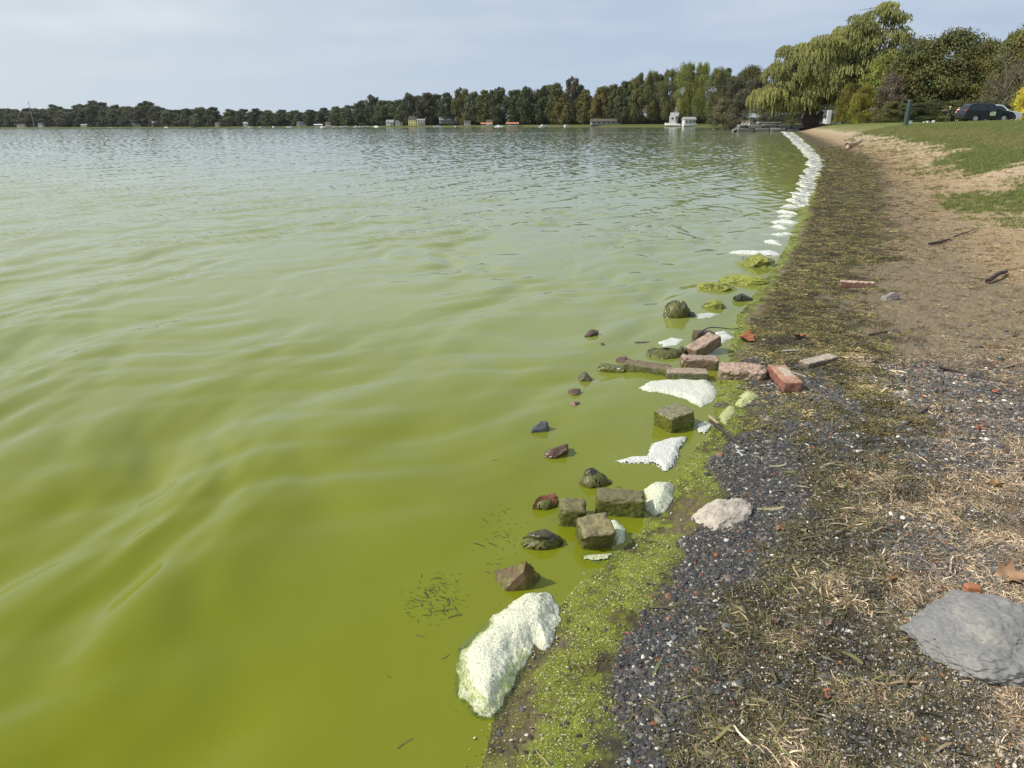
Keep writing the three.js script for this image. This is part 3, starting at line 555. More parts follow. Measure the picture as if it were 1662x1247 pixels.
[[408, 782, 'small white boat by the upright hut at the left end of the jetties'], [426, 770, 'white boat at the left jetty, left of the pair of huts'], [446, 752, 'white boat below the dark tree left of the pair of huts'], [472, 728, 'white boat moored left in front of the pair of huts'], [508, 690, 'white boat moored right of the pair of huts'], [526, 674, 'white boat moored left of the waterside hut'], [545, 660, 'white boat in front of the waterside hut'], [580, 628, 'white boat below the last low trees of the higher wood'], [613, 604, 'white boat moored below the tall dark tree'], [712, 556, 'white boat below the left end of the clearing'], [742, 538, 'white boat below the right end of the clearing'], [812, 498, 'white boat just left of the hoist with the orange canopy'], [884, 466, 'white boat by the stones right of the hoist with the orange canopy'], [920, 452, 'white boat below the orange tree'], [272, 895, 'white boat on the far left shore right of the grey house'], [180, 950, 'white boat on the far left shore in the middle of the wood']]
  .forEach(([px, D, l], i) => boat(px, D - 8, i * 1.1, 6.4, l, 'boats moored along the far shore'));
boat(560, 646, 0.2, 8.5, 'pontoon boat with canopy at the right end of the moored boats', null, 'pontoon_boat');
boat(592, 616, 0.1, 8.5, 'pontoon boat below the dark tree stepping down from the higher wood', null, 'pontoon_boat');
function hoist(px, D0, len, cloth, label) {
  const D = shoreD(px) - 4; const x = (px - 831) / 1184 * D, o = base('boat_hoist', x, -0.3, -D);
  mesh('canopy', gable(len, 0.9, 3.2, 0, 2.5, 0, 0.1), cloth, o);
  for (const [a, b] of [[-1, -1], [-1, 1], [1, -1], [1, 1]]) mesh('post', box(0.16, 2.7, 0.16, a * len * 0.46, 0, b * 1.4), steel, o);
  hull(len * 0.8, 2.2, 1.0, [0.7, 0.7, 0.68], o, 'boat').position.y = 0.7;
  return tag(o, label, 'boat hoist');
}
hoist(834, 478, 8.6, orangeCloth, 'boat hoist with an orange canopy at the water across the lake');
hoist(792, 500, 8, orangeCloth, 'boat hoist with a faded orange canopy, left of the brighter orange one');
hoist(519, 684, 8, white, 'boat hoist with a white canopy among the jetties');
function jetty(px, D0, len, turn, label) {
  const D = shoreD(px) - 5; const x = (px - 831) / 1184 * D, o = base('jetty', x, 0, -D, turn);
  mesh('deck', box(len, 0.2, 1.8, 0, 0.75, 0), paleTimber, o);
  for (let i = 0; i < 5; i++) mesh('pile', box(0.25, 1.7, 0.25, (i / 4 - 0.5) * len * 0.94, -0.3, i % 2 ? 0.8 : -0.8), timber, o);
  return tag(o, label, 'jetty');
}
jetty(436, 756, 16, 0.1, 'jetty at the left of the moored boats across the lake'); jetty(535, 664, 18, 0.0, 'jetty in front of the waterside hut'); jetty(602, 608, 16, 0.1, 'jetty below the tall dark tree across the lake'); jetty(700, 556, 22, 0.05, 'jetty right of the yellow house'); jetty(755, 528, 16, 0.0, 'jetty below the golden bush'); jetty(868, 470, 14, 0.0, 'jetty right of the hoist with the orange canopy'); jetty(905, 455, 12, 0.0, 'jetty left below the orange tree');
{ const [x, D, y] = put(758, 505), b = tree('bush', 'farDome', 'gold', x, D, 9, 4.6, 'golden autumn bush on the lawn across the lake'); b.userData.category = 'bush';
  const [x2, D2] = put(829, 474), c = tree('bush', 'farDome', 'lime', x2, D2, 4.2, 2.6, 'small lime bush right of the orange canopy across the lake'); c.userData.category = 'bush'; }
{ const [x, D, y] = put(58, 1080), o = base('mast', x, y, -D); mesh('pole', new THREE.CylinderGeometry(0.22, 0.4, 33, 6).translate(0, 16.5, 0), steel, o); mesh('antenna', box(0.9, 1.8, 0.9, 0, 31.5, 0), steel, o); tag(o, 'thin mast rising above the far left wood', 'mast'); }

// ------------------------------------------------------------------ limestone block wall at the end of the beach
function roughStone(w, h, d, seed, edge = 0.12, rough = 0.06) {
  const g = mergeVertices(new RoundedBoxGeometry(w, h, d, 3, Math.min(w, h, d) * edge).deleteAttribute('uv').deleteAttribute('normal'), 1e-4), p = g.attributes.position, m = Math.min(w, h, d);
  for (let i = 0; i < p.count; i++) {
    const x = p.getX(i), y = p.getY(i), z = p.getZ(i), k = rough * m;
    p.setXYZ(i, x + k * 2 * n3(x * 2.1 / m + seed, y * 2.1 / m, z * 2.1 / m), y + k * 2 * n3(x * 2.1 / m, y * 2.1 / m + seed, z * 2.1 / m), z + k * 2 * n3(x * 2.1 / m, y * 2.1 / m, z * 2.1 / m + seed));
  }
  g.computeVertexNormals(); return g;
}
{
  const wall = base('stone_wall', 51.61, 0, -147.5), r = rng(5);
  tag(wall, 'low wall of grey limestone blocks where the beach meets the point', 'stone wall');
  const X = (px) => (px - 1243) * 0.1246;
  const block = (x0, x1, y0, y1, z, seed) => { const w = X(x1) - X(x0) - 0.06, h = y1 - y0, t = 0.8 + 0.35 * r(), g = roughStone(w, h, 1.5, seed, 0.2, 0.09); paint(g, (x, y, z2) => { const n = 1 + 0.7 * fbm(x * 1.3 + seed, y * 2.2, z2, 3) - 0.25 * sstep(0.1, -0.4, y); return [0.20 * t * n, 0.195 * t * n, 0.18 * t * n]; }); mesh('stone', g, colored(0.9), wall).position.set((X(x0) + X(x1)) / 2, (y0 + y1) / 2, z); };
  [[1196, 1224], [1225, 1249], [1250, 1276], [1277, 1296]].forEach(([a, b], i) => block(a, b, -0.3, 0.62 + 0.05 * r(), (r() - 0.5) * 0.3, i + 1));
  [[1199, 1213], [1214, 1237], [1238, 1262], [1263, 1284], [1285, 1310], [1312, 1338]].forEach(([a, b], i) => block(a, b, 0.64, 1.28 + 0.22 * r(), -0.35 + (r() - 0.5) * 0.3, i + 11));
  [[1195, 1204], [1204, 1212]].forEach(([a, b], i) => { block(a, b, -0.3, 0.5, -2 - i, 31 + i); });
}

// ------------------------------------------------------------------ people, vehicles and things on the lawn
function body(joints, bones, res, scale, colorAt) {                 // one continuous surface from tapered capsules
  const mc = new MarchingCubes(res, new THREE.MeshBasicMaterial(), false, false, 60000), f = mc.field, K = 0.022;
  const cap = bones.map(([a, b]) => { const A = joints[a], B = joints[b], d = [B[0] - A[0], B[1] - A[1], B[2] - A[2]]; return { A, d, l: d[0] ** 2 + d[1] ** 2 + d[2] ** 2 + 1e-9, r0: A[3], r1: B[3] }; });
  for (let k = 0; k < res; k++) for (let j = 0; j < res; j++) for (let i = 0; i < res; i++) {
    const x = (i / res - 0.5) * 2 * scale, y = (j / res - 0.5) * 2 * scale + scale * 0.93, z = (k / res - 0.5) * 2 * scale;
    let s = 0;
    for (const c of cap) { const t = clamp(((x - c.A[0]) * c.d[0] + (y - c.A[1]) * c.d[1] + (z - c.A[2]) * c.d[2]) / c.l), q = Math.hypot(x - c.A[0] - t * c.d[0], y - c.A[1] - t * c.d[1], z - c.A[2] - t * c.d[2]) - lerp(c.r0, c.r1, t); s += Math.exp(-q / K); }
    f[i + j * res + k * res * res] = s > 1e-30 ? K * Math.log(s) : -1;
  }
  mc.isolation = 0; mc.update();
  const n = mc.count, p = new Float32Array(n * 3), nr = new Float32Array(n * 3);
  for (let i = 0; i < n; i++) { p[i * 3] = mc.positionArray[i * 3] * scale; p[i * 3 + 1] = mc.positionArray[i * 3 + 1] * scale + scale * 0.93; p[i * 3 + 2] = mc.positionArray[i * 3 + 2] * scale; }
  let g = new THREE.BufferGeometry(); g.setAttribute('position', new THREE.BufferAttribute(p, 3));
  g = mergeVertices(g, 1e-4); g.computeVertexNormals();
  return paint(g, colorAt);
}
// joints: [x, y, z, radius]; the figure faces +z
function figure(pose) {
  const j = { hip: [0, 0.95, 0, 0.145], waist: [0, 1.10, 0, 0.125], chest: [0, 1.32, 0.0, 0.155], neck: [0, 1.50, 0.01, 0.058], head: [0, 1.62, 0.02, 0.095], crown: [0, 1.68, 0.01, 0.092],
    shl: [0.19, 1.43, 0, 0.062], shr: [-0.19, 1.43, 0, 0.062], ell: [0.25, 1.16, -0.02, 0.046], elr: [-0.25, 1.16, -0.02, 0.046], wrl: [0.26, 0.93, 0.06, 0.034], wrr: [-0.26, 0.93, 0.06, 0.034], hal: [0.26, 0.83, 0.09, 0.04], har: [-0.26, 0.83, 0.09, 0.04],
    hpl: [0.09, 0.90, 0, 0.10], hpr: [-0.09, 0.90, 0, 0.10], knl: [0.11, 0.50, 0.02, 0.064], knr: [-0.11, 0.50, 0.02, 0.064], anl: [0.12, 0.09, -0.02, 0.046], anr: [-0.12, 0.09, -0.02, 0.046], tol: [0.13, 0.045, 0.14, 0.04], tor: [-0.13, 0.045, 0.14, 0.04], nose: [0, 1.62, 0.125, 0.018] };
  Object.assign(j, pose);
  return [j, [['hip', 'waist'], ['waist', 'chest'], ['chest', 'neck'], ['neck', 'head'], ['head', 'crown'], ['head', 'nose'], ['chest', 'shl'], ['chest', 'shr'], ['shl', 'ell'], ['shr', 'elr'], ['ell', 'wrl'], ['elr', 'wrr'], ['wrl', 'hal'], ['wrr', 'har'], ['hip', 'hpl'], ['hip', 'hpr'], ['hpl', 'knl'], ['hpr', 'knr'], ['knl', 'anl'], ['knr', 'anr'], ['anl', 'tol'], ['anr', 'tor']]];
}
const SKIN = [0.42, 0.25, 0.17];
function person(x, D, turn, pose, cloth, label, hair) {
  const [j, b] = figure(pose), o = base('person', x, land(x, -D), -D, turn);
  mesh('body', body(j, b, 84, 0.98, (px, py, pz) => {
    const armr = Math.abs(px) > 0.225 && py < 1.5;
    if (py > 1.505 || (py > 1.47 && Math.abs(px) < 0.06)) return hair && (pz < -0.02 || py > 1.70) ? hair : SKIN;
    if (armr && (cloth.sleeve ? Math.hypot(px, py - 1.4) > cloth.sleeve : false)) return SKIN;
    if (py < 0.10) return [0.04, 0.035, 0.03];
    return py > cloth.waist || armr ? cloth.top : py > cloth.hem ? cloth.leg : SKIN;
  }), colored(0.85), o);
  return [tag(o, label, 'person'), j];
}
{
  const [ranger, j] = person(53.87, 90, -0.35, { ell: [0.26, 1.18, -0.03, 0.047], wrl: [0.20, 0.99, 0.12, 0.035], hal: [0.14, 0.99, 0.17, 0.04], elr: [-0.46, 1.37, 0.05, 0.046], wrr: [-0.70, 1.30, 0.12, 0.034], har: [-0.80, 1.28, 0.15, 0.036], anl: [0.17, 0.09, -0.02, 0.05], knl: [0.14, 0.5, 0.02, 0.07], anr: [-0.17, 0.09, -0.02, 0.05], knr: [-0.14, 0.5, 0.02, 0.07] },
    { top: [0.022, 0.026, 0.03], leg: [0.085, 0.085, 0.055], waist: 0.98, hem: 0.1, sleeve: 0.34 }, 'person in dark top and olive trousers wearing a pale hat, one arm held out');
  mesh('hat', new THREE.LatheGeometry([[0.0, 0.13], [0.07, 0.125], [0.095, 0.10], [0.102, 0.02], [0.17, 0.0], [0.175, 0.008]].map(([a, b]) => new THREE.Vector2(a, b)), 20).translate(0, 1.68, 0.01), mat(0.62, 0.52, 0.40, 0.8, { side: THREE.DoubleSide }), ranger);
  mesh('vest', roughStone(0.36, 0.40, 0.27, 3, 0.3, 0.05).translate(0, 1.26, 0), mat(0.03, 0.045, 0.035, 0.8), ranger);
  person(54.40, 89, -1.2, { elr: [-0.22, 1.2, 0.12, 0.044], wrr: [-0.12, 1.08, 0.26, 0.034], har: [-0.09, 1.06, 0.32, 0.036], ell: [0.22, 1.2, 0.12, 0.044], wrl: [0.12, 1.05, 0.28, 0.034], hal: [0.08, 1.05, 0.34, 0.036], knr: [-0.1, 0.52, 0.08, 0.062], anr: [-0.1, 0.09, 0.05, 0.045], tor: [-0.1, 0.045, 0.2, 0.04] },
    { top: [0.74, 0.60, 0.50], leg: [0.62, 0.22, 0.20], waist: 0.98, hem: 0.55, sleeve: 0.30 }, 'person in a white top and pink shorts standing behind the dark car', [0.05, 0.03, 0.02]);
  person(46.79, 75.5, 0.6, {}, { top: [0.62, 0.33, 0.03], leg: [0.03, 0.03, 0.04], waist: 0.98, hem: 0.1, sleeve: 0.3 }, 'person in a yellow-orange top half hidden by the rear of the dark car', [0.04, 0.025, 0.015]);
  person(64.32, 151, 0.5, { knl: [0.1, 0.5, 0.14, 0.07], anl: [0.1, 0.09, 0.14, 0.05], tol: [0.1, 0.045, 0.3, 0.04], anr: [-0.1, 0.09, -0.2, 0.05], tor: [-0.1, 0.045, -0.06, 0.04] }, { top: [0.14, 0.16, 0.20], leg: [0.03, 0.035, 0.05], waist: 0.98, hem: 0.1, sleeve: 0.45 }, 'person in dark clothes walking right of the willow trunk', [0.04, 0.03, 0.02]);
}
// a sport-utility car, nose towards +x
function car(name, x, D, y, turn, paintMat, label, sign) {
  const o = base(name, x, y, -D, turn), dark = mat(0.012, 0.012, 0.013, 0.5), L = 2.31, W = 0.9, r = 0.37, ax = [1.38, -1.29];
  const pts = [[-2.28, 0.42], [-2.30, 0.72], [-2.24, 1.02], [-2.12, 1.10], [-0.2, 1.03], [1.0, 1.03], [1.55, 0.98], [2.10, 0.86], [2.27, 0.72], [2.30, 0.46], [2.22, 0.30]], s = new THREE.Shape();
  s.moveTo(-2.2, 0.30); pts.forEach(([a, b]) => s.lineTo(a, b));
  for (const cx of ax) { s.lineTo(cx + 0.43, 0.28); s.absarc(cx, 0.36, 0.43, -0.15, Math.PI + 0.15, false); s.lineTo(cx - 0.43, 0.28); }
  const bodyGeo = new THREE.ExtrudeGeometry(s, { depth: 2 * W - 0.16, bevelEnabled: true, bevelSize: 0.05, bevelThickness: 0.08, bevelSegments: 4, curveSegments: 16 }).translate(0, 0, -W + 0.08);
  mesh('body', bodyGeo, paintMat, o);
  const roof = new THREE.Shape([[-2.16, 1.02], [-1.92, 1.50], [-1.70, 1.63], [-0.9, 1.69], [0.0, 1.66], [0.35, 1.58], [1.12, 1.00]].map(([a, b]) => new THREE.Vector2(a, b)));
  const cabin = new THREE.ExtrudeGeometry(roof, { depth: 1.36, bevelEnabled: true, bevelSize: 0.04, bevelThickness: 0.12, bevelSegments: 4 }).translate(0, 0, -0.68), cp = cabin.attributes.position;
  for (let i = 0; i < cp.count; i++) cp.setZ(i, cp.getZ(i) * (1.04 - 0.22 * clamp((cp.getY(i) - 1) / 0.7)));
  cabin.computeVertexNormals(); mesh('cabin', cabin, paintMat, o);
  const glass = mat(0.016, 0.02, 0.024, 0.06);
  for (const side of [-1, 1]) {
    const zAt = (h) => side * (0.838 - 0.18 * clamp((h - 1) / 0.7)) ;
    for (const q of [[[-1.98, 1.12], [-1.80, 1.48], [-1.24, 1.56], [-1.20, 1.10]], [[-1.12, 1.10], [-1.14, 1.57], [-0.32, 1.60], [-0.34, 1.08]], [[-0.26, 1.08], [-0.24, 1.60], [0.22, 1.53], [0.84, 1.07]]]) {
      const w = new THREE.ExtrudeGeometry(new THREE.Shape(q.map(([a, b]) => new THREE.Vector2(a, b))), { depth: 0.02, bevelEnabled: true, bevelSize: 0.012, bevelThickness: 0.008, bevelSegments: 1 }), wp = w.attributes.position;
      for (let i = 0; i < wp.count; i++) wp.setZ(i, zAt(wp.getY(i)) + side * (wp.getZ(i) + 0.004) - side * 0.012);
      w.computeVertexNormals(); mesh('side_window', w, glass, o);
    }
    mesh('taillight', box(0.14, 0.2, 0.26, -2.22, 0.95, side * 0.74), mat(0.40, 0.015, 0.02, 0.25), o);
    mesh('headlight', box(0.34, 0.15, 0.3, 2.08, 0.74, side * 0.70), mat(0.7, 0.72, 0.75, 0.15), o);
    mesh('mirror', roughStone(0.2, 0.16, 0.2, 1, 0.3, 0.02).translate(0.72, 1.13, side * 1.0), paintMat, o);
    mesh('sill', box(1.9, 0.1, 0.05, 0.05, 0.30, side * 0.955), dark, o);
    for (const [hx] of [[-0.98], [-0.08]]) mesh('door_handle', box(0.2, 0.035, 0.035, hx, 0.92, side * 0.962), paintMat, o);
  }
  mesh('windscreen', box(0.03, 0.72, 1.34, 0, 0, 0).rotateZ(0.93).translate(1.09, 1.06, 0), glass, o);
  mesh('bumper', box(0.12, 0.22, 1.7, 2.31, 0.36, 0), dark, o); mesh('bumper', box(0.12, 0.24, 1.7, -2.33, 0.40, 0), dark, o);
  const tyreGeo = new THREE.TorusGeometry(0.285, 0.085, 12, 28), rimGeo = new THREE.LatheGeometry([[0, 0.05], [0.06, 0.05], [0.08, 0.02], [0.2, 0.03], [0.235, 0.06], [0.245, 0.03], [0.24, -0.06]].map(([a, b]) => new THREE.Vector2(a, b)), 28).rotateX(Math.PI / 2);
  const alloy = mat(0.55, 0.56, 0.58, 0.3, { metalness: 0.7 });
  for (const cx of ax) for (const side of [-1, 1]) {
    const w = new THREE.Group(); w.name = 'wheel'; w.position.set(cx, r - 0.01, side * 0.82); if (side < 0) w.rotation.y = Math.PI; o.add(w);
    mesh('tyre', tyreGeo, mat(0.015, 0.015, 0.016, 0.85), w).scale.z = 1.25; mesh('rim', rimGeo, alloy, w);
    const sp = []; for (let k = 0; k < 5; k++) sp.push(box(0.05, 0.2, 0.03, 0, 0.03, 0.055).rotateZ(k * 1.2566)); mesh('spokes', mergeGeometries(sp), alloy, w);
  }
  if (sign) mesh('door_sign', box(0.52, 0.42, 0.012, 0.2, 0.56, 0.962), sign, o);
  return tag(o, label, 'car');
}
{
  const carPaint = new THREE.MeshPhysicalMaterial({ color: new THREE.Color().setRGB(0.006, 0.009, 0.014), roughness: 0.4, specularIntensity: 0.6, clearcoat: 0.35, clearcoatRoughness: 0.06, side: THREE.DoubleSide }), silver = new THREE.MeshPhysicalMaterial({ color: new THREE.Color().setRGB(0.5, 0.53, 0.56), roughness: 0.35, clearcoat: 1, clearcoatRoughness: 0.05, side: THREE.DoubleSide });
  const cv = document.createElement('canvas'); cv.width = 128; cv.height = 104; const g = cv.getContext('2d');
  g.fillStyle = '#c9d6bd'; g.fillRect(0, 0, 128, 104); g.fillStyle = '#3f6b45'; g.fillRect(0, 0, 128, 16); g.fillRect(10, 28, 70, 9); g.fillRect(10, 46, 108, 7); g.fillRect(10, 62, 96, 7); g.fillStyle = '#7fa06e'; g.fillRect(0, 82, 128, 22);
  const st = new THREE.CanvasTexture(cv); st.colorSpace = THREE.SRGBColorSpace;
  const x = 46.63, D = 72;
  car('parked_car', x, D, land(x, -D) + 0.0, -0.06, carPaint, 'dark blue-grey sport utility car with a pale sign on its front door', new THREE.MeshStandardMaterial({ map: st, roughness: 0.6 }));
  const x2 = 52.23, D2 = 79;
  car('parked_car', x2, D2, land(x2, -D2), -0.1, silver, 'silver car hidden behind the dark car except for its pale front end');
}
{ // leaning post, boxes and small lawn things
  const x = 35.76, D = 66, y = land(x, -D), o = base('post', x, y, -D);
  const g = new THREE.CylinderGeometry(0.19, 0.22, 2.15, 20, 6).translate(0, 1.05, 0); mesh('pipe', g, mat(0.035, 0.07, 0.055, 0.5), o); mesh('cap', new THREE.CylinderGeometry(0.21, 0.21, 0.1, 20).translate(0, 2.16, 0), mat(0.12, 0.14, 0.13, 0.5), o); mesh('collar', new THREE.CylinderGeometry(0.25, 0.27, 0.08, 20).translate(0, 0.04, 0), mat(0.16, 0.15, 0.12, 0.8), o);
  o.rotation.z = -0.015;
  tag(o, 'dark green upright post standing alone on the lawn', 'post');
  [[1478, 84, 0.5, 0.3, 'white cooler box on the lawn just right of the dark green post'], [1503, 84, 0.34, 0.14, 'smallest flat white box on the lawn left of the two others'], [1508, 85, 0.42, 0.2, 'middle white box on the lawn between the post and the people'], [1517, 86, 0.5, 0.26, 'white box on the lawn left of the person with the hat']].forEach(([px, d, w, h, l], i) => {
    const bx = (px - 831) / 1184 * d, b = base('cooler_box', bx, land(bx, -d), -d, 0.3 * i); mesh('tub', box(w, h * 0.8, w * 0.6), white, b); mesh('lid', box(w * 1.04, h * 0.22, w * 0.64, 0, h * 0.8, 0), white, b); tag(b, l, 'box');
  });
  const sx = 65.46, sy = land(sx, -128), sgn = base('park_grill', sx, sy, -128); mesh('stand', new THREE.CylinderGeometry(0.06, 0.06, 0.8, 8).translate(0, 0.4, 0), steel, sgn); mesh('firebox', box(0.7, 0.4, 0.5, 0, 0.75, 0).rotateZ(0.1), paleRoof, sgn); tag(sgn, 'small grey park grill in the shade left of the dark green post', 'grill');
  const mx = 60.94, mk = base('marker_post', mx, land(mx, -88), -88); mesh('stake', box(0.14, 0.7, 0.14), white, mk); mesh('cap', new THREE.ConeGeometry(0.13, 0.12, 4, 1).rotateY(0.785).translate(0, 0.76, 0), white, mk); tag(mk, 'short white marker post on the lawn right of the silver car', 'marker post');
}

// ------------------------------------------------------------------ pebbles, shells, weed strands and litter lying on the beach
function pebbleGeo(seed, detail = 1, flat = 0.6) {
  const g = mergeVertices(new THREE.IcosahedronGeometry(1, detail).deleteAttribute('uv').deleteAttribute('normal'), 1e-4), p = g.attributes.position;
  for (let i = 0; i < p.count; i++) { const x = p.getX(i), y = p.getY(i), z = p.getZ(i), k = 1 + 0.55 * n3(x * 1.1 + seed * 7, y * 1.1, z * 1.1) + 0.2 * n3(x * 2.7, y * 2.7 + seed, z * 2.7); p.setXYZ(i, x * k * 1.12, y * k * flat, z * k * 0.85); }
  g.computeVertexNormals(); return g;
}
const PEBBLES = [pebbleGeo(1, 1, 0.55), pebbleGeo(2, 1, 0.42), pebbleGeo(3, 1, 0.65), pebbleGeo(4, 1, 0.36)];
const pebbleMat = new THREE.MeshStandardMaterial({ color: 0xffffff, roughness: 0.78 });
const M4 = new THREE.Matrix4(), Q4 = new THREE.Quaternion(), E4 = new THREE.Euler(), V4 = new THREE.Vector3(), S4 = new THREE.Vector3(), K4 = new THREE.Color();
class Scatter { // collects placements for one instanced stuff object
  constructor(name, geo, material, label) { Object.assign(this, { name, geo, material, label, m: [], c: [] }); }
  add(x, y, D, sx, sy, sz, yaw, pitch, roll, r, g, b) { this.m.push([x, y, -D, sx, sy, sz, yaw, pitch, roll]); this.c.push([r, g, b]); }
  done(kind = 'stuff') {
    const o = new THREE.InstancedMesh(this.geo, this.material, this.m.length); o.name = numbered(this.name);
    this.m.forEach(([x, y, z, sx, sy, sz, yaw, pitch, roll], i) => { o.setMatrixAt(i, M4.compose(V4.set(x, y, z), Q4.setFromEuler(E4.set(pitch, yaw, roll, 'YXZ')), S4.set(sx, sy, sz))); o.setColorAt(i, K4.setRGB(...this.c[i])); });
    o.castShadow = o.receiveShadow = true; scene.add(o); tag(o, this.label, null, null, kind); return o;
  }
}
function stoneTone(r) {
  const q = r(), t = 0.7 + 0.7 * r();
  if (q < 0.62) return [0.053 * t, 0.051 * t, 0.049 * t];
  if (q < 0.80) return [0.105 * t, 0.103 * t, 0.101 * t];
  if (q < 0.90) return [0.115 * t, 0.088 * t, 0.065 * t];
  if (q < 0.955) return [0.24 * t, 0.20 * t, 0.15 * t];
  if (q < 0.972) return [0.26 * t, 0.085 * t, 0.04 * t];
  return [0.50 * t, 0.47 * t, 0.41 * t];
}
const shellTone = (r) => { const t = 0.75 + 0.35 * r(), q = r(); return q < 0.5 ? [0.52 * t, 0.48 * t, 0.41 * t] : q < 0.9 ? [0.50 * t, 0.41 * t, 0.30 * t] : [0.36 * t, 0.31 * t, 0.26 * t]; };
// where the fan of view reaches at distance D
const reach = (D) => [shoreX(D) - 0.15, 0.98 * D + 0.7];
{
  const r = rng(101), ped = PEBBLES.map((g, i) => new Scatter('gravel', g, pebbleMat, ['dark grey rounded gravel on the beach', 'flat dark slate chips on the beach', 'small mixed pebbles on the beach', 'thin slate flakes on the beach'][i]));
  const shells = new Scatter('shells', pebbleGeo(9, 1, 0.55), new THREE.MeshStandardMaterial({ color: 0xffffff, roughness: 0.5 }), 'small white and cream mussel and snail shells strewn over the litter');
  const large = [];
  for (let i = 0; i < 215000; i++) {
    const D = 1.0 * Math.pow(5.2, Math.pow(r(), 0.8)), [a, b] = reach(D), x = lerp(a, b, r()), k = cover(x, D);
    if (k.s < -0.02) continue;
    const dens = (Math.max(k.gravel, 0.26 * k.near * (1 - k.sand) * sstep(0.1, 0.5, k.s)) + 0.03) * (1 - 0.97 * sstep(0.0, 0.35, k.algae));
    if (r() > dens) continue;
    let sz = 0.0028 + 0.0065 * Math.pow(r(), 2.2) + (r() < 0.018 ? 0.006 * r() + 0.003 : 0); if (D > 3) sz *= 1.25 + 0.2 * (D - 3);
    const c = stoneTone(r), dry = 0.85 + 0.5 * sstep(0.3, 1.0, k.s), y = ground(x, D);
    if (sz > 0.0115 && large.length < 260 && D < 3.6) { large.push([x, y, D, sz, c.map((v) => v * dry), r() * 6.28]); continue; }
    ped[Math.floor(r() * 4)].add(x, y + sz * 0.12, D, sz, sz, sz, r() * 6.28, (r() - 0.5) * 0.7, (r() - 0.5) * 0.7, c[0] * dry, c[1] * dry, c[2] * dry);
  }
  for (let i = 0; i < 62000; i++) {
    const D = 1.0 * Math.pow(6.5, r()), [a, b] = reach(D), x = lerp(a, b, r()), k = cover(x, D);
    if (r() > (0.08 + 0.55 * sstep(0.45, 0.9, k.s + 0.4 * k.a) * (1 - k.sand) * (1 - 0.5 * k.gravel)) * sstep(6.5, 3.5, D)) continue;
    const sz = 0.0017 + 0.0038 * r() * r() * r() + (r() < 0.035 ? 0.003 : 0), c = shellTone(r);
    shells.add(x, ground(x, D) + 0.004 + 0.006 * r(), D, sz, sz, sz, r() * 6.28, r() * 3, r() * 3, ...c);
  }
  ped.forEach((s) => s.done()); shells.done();
  // the pebbles large enough to pick apart
  const tones = new Map();
  large.forEach(([x, y, D, sz, c, yaw], i) => {
    const key = c.map((v) => Math.round(v * 30)).join(), m = tones.get(key) ?? mat(c[0], c[1], c[2], 0.6); tones.set(key, m);
    const o = mesh('pebble', PEBBLES[i % 4], m, beach); o.position.set(x, y + sz * 0.2, -D); o.rotation.set(0.2 * Math.sin(i), yaw, 0.2 * Math.cos(i * 2)); o.scale.setScalar(sz);
  });
}
// curved strips: weed strands, straw, reed blades (unit length along x)
function strandGeo(seed, width, curl, segs = 5, wave = 0.06) {
  const r = rng(seed), s = new Soup(), a0 = (r() - 0.5) * curl, ph = r() * 6; let x = -0.5, z = 0, a = -a0 * 0.5, prev = null;
  for (let k = 0; k <= segs; k++) {
    const t = k / segs, w = width * (0.55 + 0.45 * Math.sin(Math.PI * clamp(0.12 + 0.8 * t))) , y = wave * Math.sin(ph + t * 5) + wave, nx = -Math.sin(a), nz = Math.cos(a), c = 0.85 + 0.3 * r(), tw = 0.5 * width * Math.sin(ph * 2 + t * 3);
    const L = s.v(x + nx * w, y + tw, z + nz * w, [c, c, c]), R = s.v(x - nx * w, y - tw, z - nz * w, [c * 0.9, c * 0.9, c * 0.9]);
    if (prev) s.quad(prev[0], prev[1], R, L);
    prev = [L, R]; x += Math.cos(a) / segs; z += Math.sin(a) / segs; a += (a0 + (r() - 0.5) * curl * 0.5) / segs * 2;
  }
  return s.geo(true);
}
function tangle(seed, n, radius, lenMin, lenMax, width, height) { // a small flat mat of strands
  const r = rng(seed), parts = [];
  for (let i = 0; i < n; i++) {
    const L = lerp(lenMin, lenMax, r()), g = strandGeo(seed * 31 + i, width / L * (0.6 + 0.8 * r()), 2.2, 3, 0.05), q = Math.sqrt(r()) * radius, a = r() * 6.28, c = 0.55 + 0.9 * r(), w = 0.9 + 0.25 * r();
    g.scale(L, L, L).rotateX((r() - 0.5) * 0.5).rotateZ((r() - 0.5) * 0.35).rotateY(r() * 6.28).translate(Math.cos(a) * q, height * r() * (1 - q / radius), Math.sin(a) * q);
    const col = g.attributes.color; for (let k = 0; k < col.count; k++) col.setXYZ(k, col.getX(k) * c * w, col.getY(k) * c, col.getZ(k) * c * (1.8 - w));
    parts.push(g);
  }
  return mergeGeometries(parts);
}
const strandMat = new THREE.MeshStandardMaterial({ vertexColors: true, roughness: 0.7, side: THREE.DoubleSide }), wetStrandMat = new THREE.MeshStandardMaterial({ vertexColors: true, roughness: 0.5, side: THREE.DoubleSide });
const weedTone = (r) => { const t = 0.28 + 1.15 * r() * (0.5 + 0.7 * r()), q = r(); return q < 0.42 ? [0.115 * t, 0.098 * t, 0.036 * t] : q < 0.72 ? [0.072 * t, 0.056 * t, 0.026 * t] : q < 0.92 ? [0.19 * t, 0.15 * t, 0.075 * t] : [0.10 * t, 0.115 * t, 0.025 * t]; };
const strawTone = (r) => { const t = 0.42 + 0.95 * r(), q = r(); return q < 0.5 ? [0.32 * t, 0.235 * t, 0.14 * t] : q < 0.75 ? [0.19 * t, 0.125 * t, 0.07 * t] : q < 0.94 ? [0.44 * t, 0.35 * t, 0.235 * t] : [0.10 * t, 0.055 * t, 0.03 * t]; };
